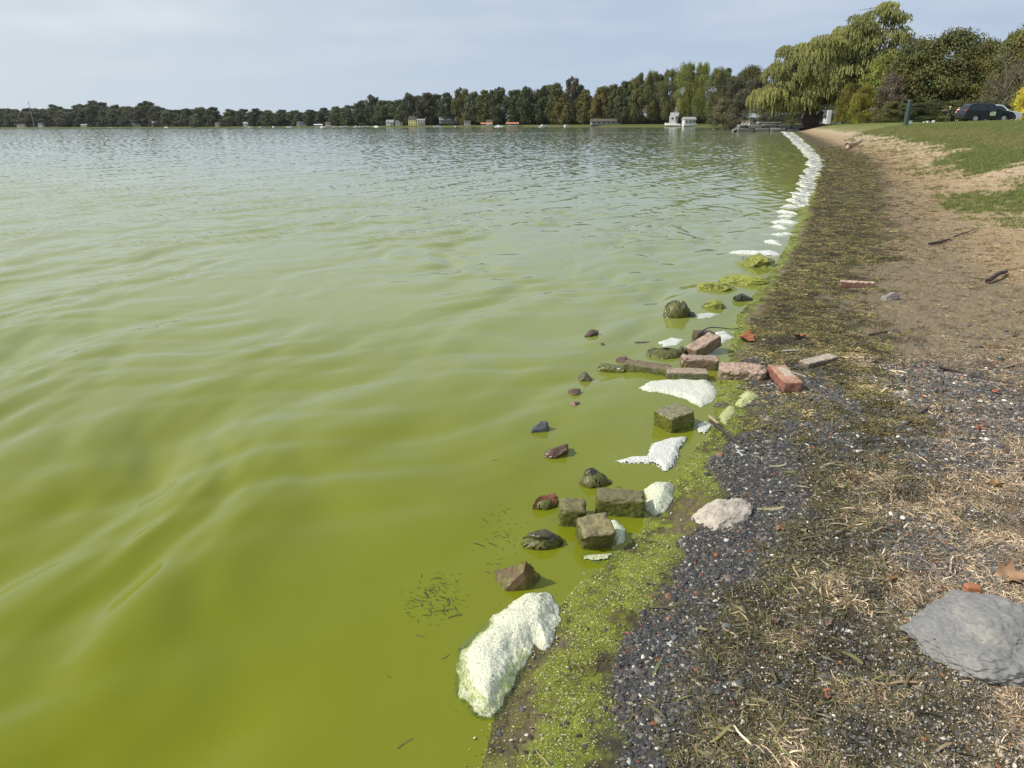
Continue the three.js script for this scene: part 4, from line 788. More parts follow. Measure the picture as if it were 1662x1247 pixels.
{
  const r = rng(202), one = [strandGeo(1, 0.030, 1.2), strandGeo(2, 0.024, 2.6), strandGeo(3, 0.042, 1.6), strandGeo(4, 0.018, 3.6)].map((g, i) => new Scatter('weed_strands', g, i % 2 ? strandMat : wetStrandMat, ['brown weed strands in the wrack', 'thin curled weed strands and rootlets in the wrack', 'olive weed ribbons in the wrack', 'fine twisted rootlets in the wrack'][i]));
  for (let i = 0; i < 460000; i++) {
    const D = 1.0 * Math.pow(4.6, Math.pow(r(), 0.8)), [a, b] = reach(D), x = lerp(a, b, r()), k = cover(x, D);
    if (k.s < 0.06) continue;
    const band = sstep(0.42, 0.78, k.s + 0.5 * k.a) * (1 - 0.55 * k.gravel) * (1 - 0.8 * k.sand) * (0.30 + 0.70 * sstep(-0.25, 0.2, k.a + 0.6 * k.b));
    if (r() > band + 0.02) continue;
    const dry = clamp(sstep(0.85, 1.6, k.s + 1.1 * k.a + 0.5 * k.b) * 0.95), c = r() < dry ? strawTone(r) : weedTone(r);
    const clump = clamp(1 + 1.5 * k.b + 0.9 * k.a, 0.35, 1.6), L = (0.007 + 0.030 * Math.pow(r(), 2.6)) * (1 + 0.12 * D) * (k.s < 1.3 && r() < 0.06 ? 2.1 : 1);
    one[Math.floor(r() * 4)].add(x, ground(x, D) + 0.001 + 0.012 * r() * r(), D, L, L, L, r() * 6.28, (r() - 0.5) * 0.9, (r() - 0.5) * 0.8, ...c.map((v) => v * clump * 1.3));
  }
  one.forEach((s) => s.done());
  const mats = [tangle(11, 26, 0.085, 0.03, 0.085, 0.0030, 0.022), tangle(12, 24, 0.08, 0.025, 0.07, 0.0035, 0.028), tangle(13, 28, 0.09, 0.03, 0.075, 0.0028, 0.018)];
  const wet = mats.map((g, i) => new Scatter('wet_wrack', g, wetStrandMat, 'wet dark green and brown weed along the beach')), dryS = mats.map((g, i) => new Scatter('dry_litter', g, strandMat, 'dry straw-coloured reed litter along the beach'));
  for (let i = 0; i < 225000; i++) {
    const D = 3.2 * Math.pow(17, Math.pow(r(), 0.9)), [a, b] = reach(D), x = lerp(a, Math.min(b, shoreX(D) + 6.5), r()), k = cover(x, D);
    if (k.s < 0.05 || k.grass > 0.6) continue;
    const w = 1 + clamp(D - 6, 0, 20) * 0.03, clump = 0.12 + 0.88 * sstep(-0.18, 0.22, k.a + 0.9 * k.b), patch = clamp(1 + 1.3 * k.b + 1.1 * k.a, 0.4, 1.7);
    const pWet = sstep(0.1, 0.3, k.s) * (1 - sstep(0.85 * w, 1.6 * w, k.s + 0.75 * k.a + 0.5 * k.c)) * clump * (1 - 0.85 * k.sand) * (1 - 0.7 * k.gravel) * (1 - 0.6 * k.algae), pDry = sstep(0.8 * w, 1.8 * w, k.s + 0.7 * k.a) * clump * (1 - 0.7 * k.sand) * (1 - 0.75 * k.gravel) * (1 - sstep(5, 6.5, k.s)) + 0.14 * sstep(1, 2, k.s);
    const q = r(), sc = (0.5 + 0.6 * r()) * (0.5 + 0.034 * D), fade = 1 - sstep(30, 54, D), lift = 1 + 0.75 * sstep(1.8, 4, k.s), y = ground(x, D);
    if (q < pWet * 0.75 * fade) wet[i % 3].add(x, y, D, sc, sc, sc, r() * 6.28, 0, 0, ...weedTone(r).map((v) => v * 1.75 * patch));
    else if (q > 0.8 && (q - 0.8) * 5 < pDry * (0.85 - 0.45 * sstep(2, 4, k.s)) * fade) dryS[i % 3].add(x, y - 0.004, D, sc, sc * 0.8, sc, r() * 6.28, 0, 0, ...strawTone(r).map((v) => v * lift));
  }
  wet.forEach((s) => s.done()); dryS.forEach((s) => s.done());
  // short grass of the lawn where single tufts still show
  const blades = (seed) => { const q = rng(seed), s = new Soup(); for (let i = 0; i < 16; i++) { const a = q() * 6.28, d = 0.07 * Math.sqrt(q()), h = 0.045 + 0.06 * q(), l = 0.05 * (q() - 0.5), m = 0.05 * (q() - 0.5), w = 0.005, c = 0.6 + 0.8 * q(), x = Math.cos(a) * d, z = Math.sin(a) * d, u = Math.cos(a * 3) * w, v = Math.sin(a * 3) * w; const A = s.v(x - u, 0, z - v, [c * 0.8, c * 0.8, c * 0.8]), B = s.v(x + u, 0, z + v, [c * 0.8, c * 0.8, c * 0.8]), T = s.v(x + l, h, z + m, [c, c, c]); s.tri(A, B, T); } return s.geo(); };
  const tufts = [1, 2, 3].map((i) => new Scatter('grass', blades(i), strandMat, 'short lawn grass, patchy where it meets the sand'));
  for (let i = 0; i < 150000; i++) {
    const D = 8.5 * Math.pow(8, Math.pow(r(), 0.75)), [, b] = reach(D), a = shoreX(D) + 2.6, x = lerp(a, b + 1, r()); if (b < a) continue;
    const k = cover(x, D); const stray = D > 9 ? 0.22 * sstep(0.12, 0.4, n3(x * 1.1, D * 0.7, 77)) * sstep(2.2, 3.4, k.s) : 0;
    if (r() > stray && r() > 0.9 * Math.pow(k.grass, 1.3) * sstep(-0.35, 0.4, k.grass - 0.6 + 1.3 * k.b + 0.5 * n3(x * 9, D * 9, 3))) continue;
    const sc = (0.5 + 0.6 * r()) * (0.55 + 0.022 * D), t = 0.75 + 0.55 * r(), dry = r() < 0.15 + 0.4 * sstep(0, 0.5, ell(k.s, 0, 7.2, 0, 1.6, 1) + 0.8 * k.a);
    tufts[i % 3].add(x, ground(x, D) - 0.004, D, sc, sc * 0.85, sc, r() * 6.28, 0, 0, ...(dry ? [0.25 * t, 0.22 * t, 0.09 * t] : [0.145 * t, 0.18 * t, 0.038 * t]));
  }
  tufts.forEach((s) => s.done());
  // granules and bubbles of scum in the green strip
  const gr = new Scatter('algae_scum', pebbleGeo(21, 1, 0.5), new THREE.MeshStandardMaterial({ color: 0xffffff, roughness: 0.35 }), 'bright yellow-green algae scum left along the waterline');
  for (let i = 0; i < 200000; i++) {
    const D = 1.0 * Math.pow(30, Math.pow(r(), 1.15)), s = -0.06 + r() * (0.5 + 0.012 * D), x = shoreX(D) + s, k = cover(x, D);
    if (r() > k.algae * sstep(-0.4, 0.25, k.b + 0.5 * k.a)) continue;
    const sz = (0.0009 + 0.0020 * r() * r()) * (0.75 + 0.2 * D), t = 0.6 + 0.7 * r(), pale = r() < 0.12;
    gr.add(x, ground(x, D) + 0.0008, D, sz * 1.4, sz * 0.8, sz * 1.4, r() * 6.28, 0, 0, ...(pale ? [0.40 * t, 0.42 * t, 0.20 * t] : [0.185 * t, 0.21 * t, 0.022 * t]));
  }
  gr.done();
}

// ------------------------------------------------------------------ bricks, stones and weed-grown rocks at the water's edge
const BRICK = { red: [0.24, 0.105, 0.07], pink: [0.30, 0.215, 0.16], rose: [0.21, 0.135, 0.10], dark: [0.085, 0.055, 0.042], green: [0.10, 0.095, 0.026], grey: [0.14, 0.13, 0.115] };
const ALGAE = [0.135, 0.155, 0.018], MOSSY = [0.075, 0.078, 0.014];
function brickGeo(w, h, d, seed, opt) {                              // worn clay brick or concrete block
  const { wear = 0.07, rough = 0.022, col, top, algae = 0.5, level = 0 } = opt, m = Math.min(w, h, d);
  const g = mergeVertices(new THREE.BoxGeometry(w, h, d, Math.round(w / 0.0042), Math.round(h / 0.0042), Math.round(d / 0.0042)).deleteAttribute('uv').deleteAttribute('normal'), 1e-5), p = g.attributes.position, R = m * wear;
  for (let i = 0; i < p.count; i++) {
    let x = p.getX(i), y = p.getY(i), z = p.getZ(i);
    const chip = R * (1 + 2.6 * Math.max(0, n3(x * 26 + seed * 3, y * 26, z * 26) + 0.05)), cx = clamp(x, -w / 2 + chip, w / 2 - chip), cy = clamp(y, -h / 2 + chip, h / 2 - chip), cz = clamp(z, -d / 2 + chip, d / 2 - chip);
    const q = Math.hypot(x - cx, y - cy, z - cz); if (q > chip) { const f = chip / q; x = cx + (x - cx) * f; y = cy + (y - cy) * f; z = cz + (z - cz) * f; }
    const k = m * rough, a = 1 / m;
    p.setXYZ(i, x + k * (1.6 * n3(x * a * 2 + seed, y * a * 2, z * a * 2) + 0.8 * n3(x * a * 7, y * a * 7 + seed, z * a * 7)), y + k * (1.6 * n3(x * a * 2, y * a * 2 + seed, z * a * 2) + 0.9 * n3(x * a * 7 + seed, y * a * 7, z * a * 7)), z + k * (1.6 * n3(x * a * 2, y * a * 2, z * a * 2 + seed) + 0.8 * n3(x * a * 7, y * a * 7, z * a * 7 + seed)));
  }
  g.computeVertexNormals();
  const nr = g.attributes.normal; let i = 0;
  return paint(g, (x, y, z) => {
    const up = nr.getY(i++), f = fbm(x * 30 + seed, y * 30, z * 30, 4), f2 = n3(x * 140, y * 140, z * 140 + seed);
    let c = mix3(col, top ?? col, sstep(0.3, 0.8, up)); const t = 1 + 0.95 * f + 0.5 * f2; c = c.map((v) => v * t);
    c = mix3(c, [c[0] * 0.45, c[1] * 0.42, c[2] * 0.4], sstep(level + 0.028, level + 0.006, y) * 0.7);
    const al = clamp(algae * (1.45 - 0.9 * Math.max(0, up)) * (0.45 + 0.55 * sstep(-0.22, 0.2, f + 0.25 * f2 + (level + 0.02 - y) * 7)));
    return mix3(c, mix3(MOSSY, ALGAE, sstep(-0.2, 0.3, n3(x * 60, y * 60, z * 60) + 0.3 * f2)), al);
  });
}
const stoneMat = colored(0.72), wetStone = colored(0.38);
// a brick whose long side runs from (x1, z1) to (x2, z2); its top stands `up` above the water or sand at y0
function brick(name, x1, z1, x2, z2, w, h, up, seed, opt, label, category, group) {
  const len = Math.hypot(x2 - x1, z2 - z1), o = mesh(name, brickGeo(len, h, w, seed, { ...opt, level: h / 2 - up }), opt.wet ? wetStone : stoneMat);
  const y0 = opt.y ?? Math.max(0, ground((x1 + x2) / 2, -(z1 + z2) / 2));
  const nx = -(z2 - z1) / len, nz = (x2 - x1) / len, back = opt.back ?? 0.5;                 // set back from the front edge by half its width
  o.position.set((x1 + x2) / 2 + (nz < 0 ? nx : -nx) * w * back, y0 + up - h / 2, (z1 + z2) / 2 - Math.abs(nz) * w * back);
  o.rotation.set(opt.pitch ?? 0, -Math.atan2(z2 - z1, x2 - x1), opt.roll ?? 0, 'YXZ');
  return tag(o, label, category ?? 'brick', group);
}
function rockGeo(sx, sy, sz, seed, cuts, colors, faces) {                   // fractured stone: noise and flat break planes
  const g = mergeVertices(new THREE.IcosahedronGeometry(1, sx > 0.2 && sy < 0.1 && seed === 61 ? 60 : sx > 0.14 ? 28 : 18).deleteAttribute('uv').deleteAttribute('normal'), 1e-5), p = g.attributes.position, r = rng(seed), planes = [];
  if (faces) faces.forEach(([a, b, c, d]) => { const l = Math.hypot(a, b, c); planes.push([a / l, b / l, c / l, d]); });
  for (let i = 0; i < cuts; i++) { const a = r() * 6.283, e = (r() - 0.35) * 1.6; planes.push([Math.cos(a) * Math.cos(e), Math.sin(e), Math.sin(a) * Math.cos(e), 0.5 + 0.32 * r()]); }
  for (let i = 0; i < p.count; i++) {
    let x = p.getX(i), y = p.getY(i), z = p.getZ(i);
    const k = 1 + 0.35 * n3(x * 1.1 + seed, y * 1.1, z * 1.1); x *= k; y *= k; z *= k;
    for (const [a, b, c, d] of planes) { const q = x * a + y * b + z * c - d; if (q > 0) { x -= a * q * 0.94; y -= b * q * 0.94; z -= c * q * 0.94; } }
    const f = 0.06 * n3(x * 4, y * 4 + seed, z * 4) + 0.05 * n3(x * 8 + seed, y * 8, z * 8) + 0.03 * n3(x * 17, y * 17, z * 17 + seed);
    p.setXYZ(i, (x + x * f) * sx, (y + y * f) * sy, (z + z * f) * sz);
  }
  g.computeVertexNormals();
  const nr = g.attributes.normal; let i = 0;
  return paint(g, (x, y, z) => colors(x, y, z, nr.getY(i++)));
}
const rockColor = (seed, col, algae, sy) => (x, y, z, up) => {
  const f = fbm(x * 28 + seed, y * 28, z * 28, 4), f2 = n3(x * 150 + seed, y * 150, z * 150), t = 1 + 0.9 * f + 0.35 * f2;
  const c = [col[0] * t, col[1] * t, col[2] * t], al = clamp(algae * sstep(-0.25, 0.25, f + 0.3 * f2 + 0.1 - y / sy * 0.3));
  return mix3(c, mix3(MOSSY, ALGAE, sstep(-0.15, 0.35, n3(x * 50, y * 50, z * 50 + seed) + 0.25 * f2)), al);
};
function rock(name, x, z, y, sx, sy, sz, turn, seed, col, algae, label, { cuts = 7, tilt = 0, wet = true, weed = 0, cat = 'rock', faces = null, scum = 0 } = {}) {
  const g = rockGeo(sx, sy, sz, seed, cuts, scum ? (a, b, c, u) => { const f = fbm(a * 30 + seed, b * 30, c * 30, 3); return mix3([0.07, 0.07, 0.015], [0.235, 0.25, 0.03], sstep(-0.3, 0.3, f + 0.25 * u)); } : rockColor(seed, col, algae, sy), faces);
  const o = base(name, x, y, z, turn); mesh('stone', g, wet ? wetStone : stoneMat, o).rotation.z = tilt;
  if (weed) { // limp weed draped over it
    const r = rng(seed + 77), parts = [];
    for (let i = 0; i < weed; i++) {
      const a = r() * 6.283, L = (0.5 + 0.8 * r()), s = new Soup(), w = 0.0022 + 0.003 * r(), c0 = 0.5 + 0.9 * r(), q0 = 0.15 * r(); let prev = null;
      for (let k = 0; k <= 6; k++) {
        const t = q0 + (k / 6) * L, e = 1.35 - t * 1.5, R = 1.03 + 0.05 * r(), aa = a + 0.35 * Math.sin(t * 4 + i), cx = Math.cos(aa) * Math.cos(e) * sx * R * 0.85, cy = Math.max(-0.4 * sy, Math.sin(e) * sy * R * 0.78), cz = Math.sin(aa) * Math.cos(e) * sz * R * 0.85, nx = -Math.sin(aa) * w, nz = Math.cos(aa) * w, c = [0.105 * c0, 0.105 * c0, 0.022 * c0];
        const A = s.v(cx + nx, cy, cz + nz, c), B = s.v(cx - nx, cy, cz - nz, c); if (prev) s.quad(prev[0], prev[1], B, A); prev = [A, B];
      }
      parts.push(s.geo(true));
    }
    mesh('weed', mergeGeometries(parts), wetStrandMat, o);
  }
  return tag(o, label, cat);
}
// the broken row running out from the beach
brick('brick', 0.589, -4.475, 0.767, -4.405, 0.10, 0.09, 0.028, 1, { col: BRICK.green, algae: 1.2, y: 0, wet: true, wear: 0.2 }, 'low brick furred with green weed at the outer end of the broken row');
brick('brick', 0.767, -4.435, 1.050, -4.306, 0.11, 0.10, 0.062, 2, { col: BRICK.grey, top: [0.17, 0.11, 0.075], algae: 0.95, y: 0 }, 'half-sunk brown block, second from the outer end of the broken row');
brick('brick', 1.029, -4.247, 1.300, -4.218, 0.11, 0.10, 0.062, 3, { col: BRICK.grey, top: [0.34, 0.25, 0.19], algae: 0.8, y: 0 }, 'pale-topped brick in front of the stepped pair, above the broad white foam');
brick('brick', 1.179, -4.465, 1.427, -4.435, 0.11, 0.12, 0.085, 4, { col: BRICK.rose, top: BRICK.pink, algae: 0.3, y: 0, wear: 0.16 }, 'rough pinkish brick behind the stepped pair, its broken end black');
brick('brick', 1.372, -4.256, 1.655, -4.169, 0.13, 0.12, 0.085, 5, { col: BRICK.pink, top: [0.36, 0.25, 0.19], algae: 0.12, wear: 0.22, rough: 0.07, pitch: 0.25 }, 'rough pale pink sandstone block lying next to the red brick with mortar', 'stone block');
{
  const b = brick('brick', 1.758, -4.276, 1.743, -3.938, 0.115, 0.075, 0.075, 6, { col: BRICK.red, top: [0.36, 0.20, 0.125], algae: 0.04, back: 0, wear: 0.09, pitch: 0 }, 'clean red brick with a pale mortar patch, at the inner end of the row');
  const g = new THREE.PlaneGeometry(0.17, 0.075, 34, 16).rotateX(-Math.PI / 2), p = g.attributes.position;
  for (let i = 0; i < p.count; i++) { const x = p.getX(i), z = p.getZ(i), e = Math.min(0.085 - Math.abs(x), 0.0375 - Math.abs(z)) + 0.022 * n3(x * 22, z * 22, 3); p.setY(i, e < 0.004 ? -0.006 : 0.003 + 0.002 * n3(x * 90, z * 90, 1)); }
  g.computeVertexNormals();
  mesh('mortar', paint(g, (x, y, z) => { const t = 1 + 0.6 * fbm(x * 40, z * 40, 2, 3); return [0.40 * t, 0.34 * t, 0.24 * t]; }), stoneMat, b).position.set(-0.02, 0.0375, -0.016);
}
brick('brick', 1.342, -4.703, 1.559, -4.832, 0.12, 0.09, 0.105, 7, { col: BRICK.rose, top: BRICK.pink, algae: 0.12, roll: 0.30, wear: 0.08 }, 'tilted reddish brick with a thin twig lying across it');
brick('brick', 1.451, -5.111, 1.604, -5.157, 0.08, 0.09, 0.07, 8, { col: BRICK.dark, algae: 0.3, roll: -0.1, wet: true }, 'small dark brick end just behind the tilted reddish brick');
brick('brick', 2.016, -4.368, 2.294, -4.522, 0.09, 0.055, 0.042, 9, { col: [0.17, 0.14, 0.11], top: [0.36, 0.30, 0.22], algae: 0.02, wear: 0.14 }, 'flat pale paving brick half buried in dry litter right of the red brick');
brick('brick', 3.310, -6.765, 3.621, -6.684, 0.07, 0.07, 0.062, 10, { col: [0.20, 0.11, 0.085], top: [0.42, 0.31, 0.24], algae: 0, wear: 0.12 }, 'long narrow pinkish kerb stone alone on the sand further up the beach', 'kerb stone');
brick('brick', 0.869, -3.432, 1.024, -3.522, 0.15, 0.13, 0.095, 11, { col: BRICK.green, top: [0.20, 0.17, 0.10], algae: 0.95, y: 0, wear: 0.08, wet: true, back: 0.42, roll: 0.06 }, 'green square-edged block standing alone in the water below the broad white foam', 'stone block');
brick('brick', 0.361, -2.582, 0.572, -2.558, 0.11, 0.12, 0.085, 12, { col: BRICK.green, top: [0.14, 0.115, 0.065], algae: 1.1, y: 0, wear: 0.14 }, 'largest of the three green bricks, lying lengthwise against the small foam heap');
brick('brick', 0.191, -2.495, 0.307, -2.483, 0.12, 0.13, 0.085, 13, { col: BRICK.green, top: [0.16, 0.13, 0.065], algae: 1.1, y: 0, wear: 0.15, roll: -0.03 }, 'leftmost of the three green bricks, a brown-topped cube');
brick('brick', 0.280, -2.309, 0.415, -2.338, 0.12, 0.13, 0.10, 14, { col: [0.10, 0.088, 0.035], top: [0.21, 0.17, 0.09], algae: 0.85, y: 0, wear: 0.12, roll: 0.07, pitch: 0.28 }, 'nearest of the three green bricks, tipped so that its tan face looks up');
rock('rock', 0.008, -2.100, 0.0, 0.135, 0.165, 0.095, 0.0, 15, [0.13, 0.062, 0.038], 0.8, 'large wedge-shaped red-brown rock with green weed above the biggest foam heap', { cuts: 2, faces: [[-0.62, 0.75, 0.2, 0.24], [0.15, 0.1, 1, 0.30], [0.95, 0.25, 0.45, 0.42], [0.2, 0.8, -0.8, 0.5]] });
rock('weedy_rock', 0.120, -2.367, 0.005, 0.095, 0.052, 0.055, 0.1, 16, [0.05, 0.045, 0.022], 1.0, 'lumpy rock shaggy with dark weed left of the three green bricks', { weed: 160 });
rock('rock', 0.144, -2.667, 0.0, 0.062, 0.058, 0.05, 0.3, 17, [0.22, 0.075, 0.035], 0.65, 'small pointed brick-red rock with green top, left of the cube brick', { cuts: 10, weed: 40 });
rock('weedy_rock', 0.388, -2.869, 0.0, 0.078, 0.07, 0.06, 0.2, 18, [0.045, 0.038, 0.02], 0.9, 'dark weed-covered rock alone behind the largest green brick', { weed: 150 });
rock('rock', 0.235, -3.181, 0.0, 0.085, 0.056, 0.058, 0.35, 19, [0.10, 0.05, 0.036], 0.22, 'low red-brown rock in open green water, below the grey slate', { cuts: 9, tilt: 0.2 });
rock('slate', 0.167, -3.471, -0.005, 0.072, 0.075, 0.05, 0.5, 20, [0.105, 0.105, 0.11], 0.08, 'grey slate wedge sticking out of the green water', { cuts: 11, tilt: 0.4 });
rock('rock', 0.387, -4.020, 0.0, 0.05, 0.036, 0.04, 0.2, 21, [0.12, 0.07, 0.05], 0.3, 'upper of two small brown rocks close together in the water');
rock('rock', 0.381, -3.821, -0.004, 0.048, 0.03, 0.035, 0.6, 22, [0.16, 0.085, 0.06], 0.1, 'lower and redder of two small rocks close together in the water');
rock('rock', 0.493, -4.295, 0.0, 0.058, 0.05, 0.045, 0.1, 23, [0.09, 0.075, 0.05], 0.6, 'small dark rock below the outer end of the broken brick row', { cuts: 9 });
rock('rock', 0.808, -4.672, -0.01, 0.062, 0.042, 0.05, 0.3, 24, [0.12, 0.07, 0.065], 0.12, 'purple-brown rounded stone just behind the outer bricks of the row');
rock('rock', 0.647, -5.308, -0.01, 0.085, 0.06, 0.06, 0.4, 25, [0.09, 0.055, 0.04], 0.4, 'brown ridge of rock furthest out in the water', { cuts: 9, tilt: 0.25 });
rock('rock', 0.703, -5.043, -0.012, 0.05, 0.03, 0.04, 0.0, 26, [0.05, 0.042, 0.02], 0.7, 'small dark stone right of the brown ridge furthest out');
rock('rock', 1.035, -5.111, -0.022, 0.115, 0.032, 0.07, 0.0, 27, [0.09, 0.06, 0.05], 0.3, 'flat brown stone almost awash behind the brick row');
rock('weedy_rock', 1.134, -4.778, 0.0, 0.15, 0.065, 0.11, 0.3, 28, [0.06, 0.055, 0.02], 1.0, 'broad mound of weed-covered stones behind the row, left of the tilted brick', { weed: 220 });
rock('rock', 1.255, -4.789, 0.0, 0.06, 0.07, 0.05, 0.0, 29, [0.045, 0.04, 0.02], 0.4, 'dark pointed stone between the weed mound and the tilted brick', { cuts: 9 });
rock('weedy_rock', 1.460, -5.878, 0.01, 0.125, 0.155, 0.11, 0.2, 30, [0.035, 0.032, 0.014], 0.75, 'tall stump-shaped rock draped in dark weed, alone in the water', { weed: 260, cuts: 8 });
rock('rock', 1.597, -5.878, 0.0, 0.06, 0.04, 0.05, 0.2, 31, [0.04, 0.036, 0.018], 0.5, 'low dark stone at the right foot of the stump-shaped rock');
rock('algae_rock', 2.137, -6.927, 0.0, 0.21, 0.075, 0.13, 0.1, 32, [0.12, 0.135, 0.02], 1.3, 'yellow-green algae-coated hummock, outermost beyond the stump-shaped rock', { weed: 30, scum: 1, cuts: 3 });
rock('algae_rock', 1.875, -6.170, 0.0, 0.13, 0.07, 0.09, 0.1, 33, [0.11, 0.125, 0.02], 1.2, 'green algae-coated hummock between the stump-shaped rock and the beach', { weed: 20, scum: 1, cuts: 3 });
rock('algae_rock', 2.927, -8.233, 0.0, 0.24, 0.13, 0.26, 0.1, 34, [0.13, 0.145, 0.02], 1.3, 'largest yellow-green algae hummock just nearer than the first foam patch', { weed: 20, scum: 1, cuts: 3 });
rock('algae_rock', 2.559, -7.266, 0.0, 0.26, 0.075, 0.2, 0.0, 35, [0.11, 0.12, 0.02], 1.2, 'flat algae hummock joined to the weed bank', { weed: 20, scum: 1, cuts: 3 });
rock('rock', 2.238, -6.447, 0.02, 0.09, 0.06, 0.06, 0.0, 36, [0.03, 0.028, 0.02], 0.15, 'small black stone on the algae at the edge of the weed bank');
rock('flat_stone', 0.872, -2.522, 0.02, 0.155, 0.06, 0.085, 0.5, 37, [0.40, 0.35, 0.28], 0, 'smooth pale cream stone half buried at the edge of the weed, above the dark gravel', { cuts: 5, tilt: 0.22, wet: false, cat: 'stone' });
const SLAB = [3.476, -6.169].map((v, i) => (i ? -v : v));
rock('flat_stone', 3.476, -6.169, 0.30, 0.10, 0.05, 0.075, 0.6, 38, [0.23, 0.20, 0.185], 0, 'grey-pink slab tilted on the sand right of the long kerb stone', { cuts: 9, tilt: 0.3, wet: false, cat: 'stone' }).position.y = ground(...SLAB) + 0.01;
rock('flat_stone', 1.272, -3.811, 0.0, 0.06, 0.03, 0.05, 0.2, 39, [0.10, 0.095, 0.06], 0.6, 'flat olive stone between the broad white foam and the yellowish foam', { cat: 'stone' });
{ // the grey boulder in the corner
  const g = rockGeo(0.235, 0.095, 0.19, 61, 3, (x, y, z, up) => {
    const f = fbm(x * 14, y * 14, z * 14, 4), f2 = n3(x * 190, y * 190, z * 190), f3 = fbm(x * 120, y * 120, z * 120, 3), t = 1 + 0.4 * f + 0.22 * f2;
    let c = [0.20 * t, 0.194 * t, 0.185 * t]; c = mix3(c, [0.30, 0.27, 0.22], sstep(0.05, 0.40, 0.6 * f3 + 0.9 * f) * 0.6); return mix3(c, [0.075, 0.075, 0.078], 0.6 * sstep(0.22, 0.42, -f3 - 0.2 * f2));
  });
  const X = [1.444, -1.714], o = mesh('boulder', g, stoneMat); o.position.set(X[0], ground(X[0], -X[1]) + 0.012, X[1]); o.rotation.set(0.06, -0.5, 0.05, 'YXZ');
  tag(o, 'smooth grey speckled boulder sunk in the litter at the right edge', 'boulder');
}

// ------------------------------------------------------------------ foam
function insideDist(pts, x, z) {                                     // distance to the outline, positive inside
  let d = 1e9, inside = false;
  for (let i = 0, j = pts.length - 1; i < pts.length; j = i++) {
    const [ax, az] = pts[i], [bx, bz] = pts[j], dx = bx - ax, dz = bz - az, t = clamp(((x - ax) * dx + (z - az) * dz) / (dx * dx + dz * dz));
    d = Math.min(d, Math.hypot(x - ax - dx * t, z - az - dz * t));
    if ((az > z) !== (bz > z) && x < ((bx - ax) * (z - az)) / (bz - az) + ax) inside = !inside;
  }
  return inside ? d : -d;
}
function cellNoise(x, z) {                                           // distance to nearest scattered point, for bubbles
  const ix = Math.floor(x), iz = Math.floor(z); let d = 9;
  for (let i = -1; i < 2; i++) for (let j = -1; j < 2; j++) { let a = Math.imul(ix + i, 374761393) + Math.imul(iz + j, 668265263); a = Math.imul(a ^ (a >>> 13), 1274126177); const u = ((a ^ (a >>> 16)) >>> 0) / 4294967296, v = ((Math.imul(a, 2654435761) ^ (a >>> 11)) >>> 0) / 4294967296; d = Math.min(d, Math.hypot(ix + i + u - x, iz + j + v - z)); }
  return d;
}
const froth = noiseTexture(512, (u, v) => { // packed bubbles of several sizes
  let h = 0; for (const [n, a] of [[11, 0.34], [23, 0.33], [47, 0.33]]) { const d = cellNoise(u * n + n * 3, v * n); h += a * Math.sqrt(Math.max(0, 1 - Math.min(1, d * d * 1.5))); } const k = 0.25 + 0.75 * h; return [k, k, k]; });
const frothTint = noiseTexture(512, (u, v) => { const a = cellNoise(u * 23 + 69, v * 23), b = cellNoise(u * 47 + 141, v * 47), k = 1 - 0.42 * sstep(0.45, 0.85, a) - 0.25 * sstep(0.5, 0.85, b); return [k, k, k * 0.98]; });
const foamMat = new THREE.MeshPhysicalMaterial({ vertexColors: true, map: frothTint, bumpMap: froth, bumpScale: 0.006, roughness: 0.55, side: THREE.DoubleSide, specularIntensity: 0.6 });
const bubbleMat = new THREE.MeshPhysicalMaterial({ color: new THREE.Color().setRGB(0.93, 0.95, 0.85), transmission: 1, thickness: 0, roughness: 0.02, ior: 1.5 });
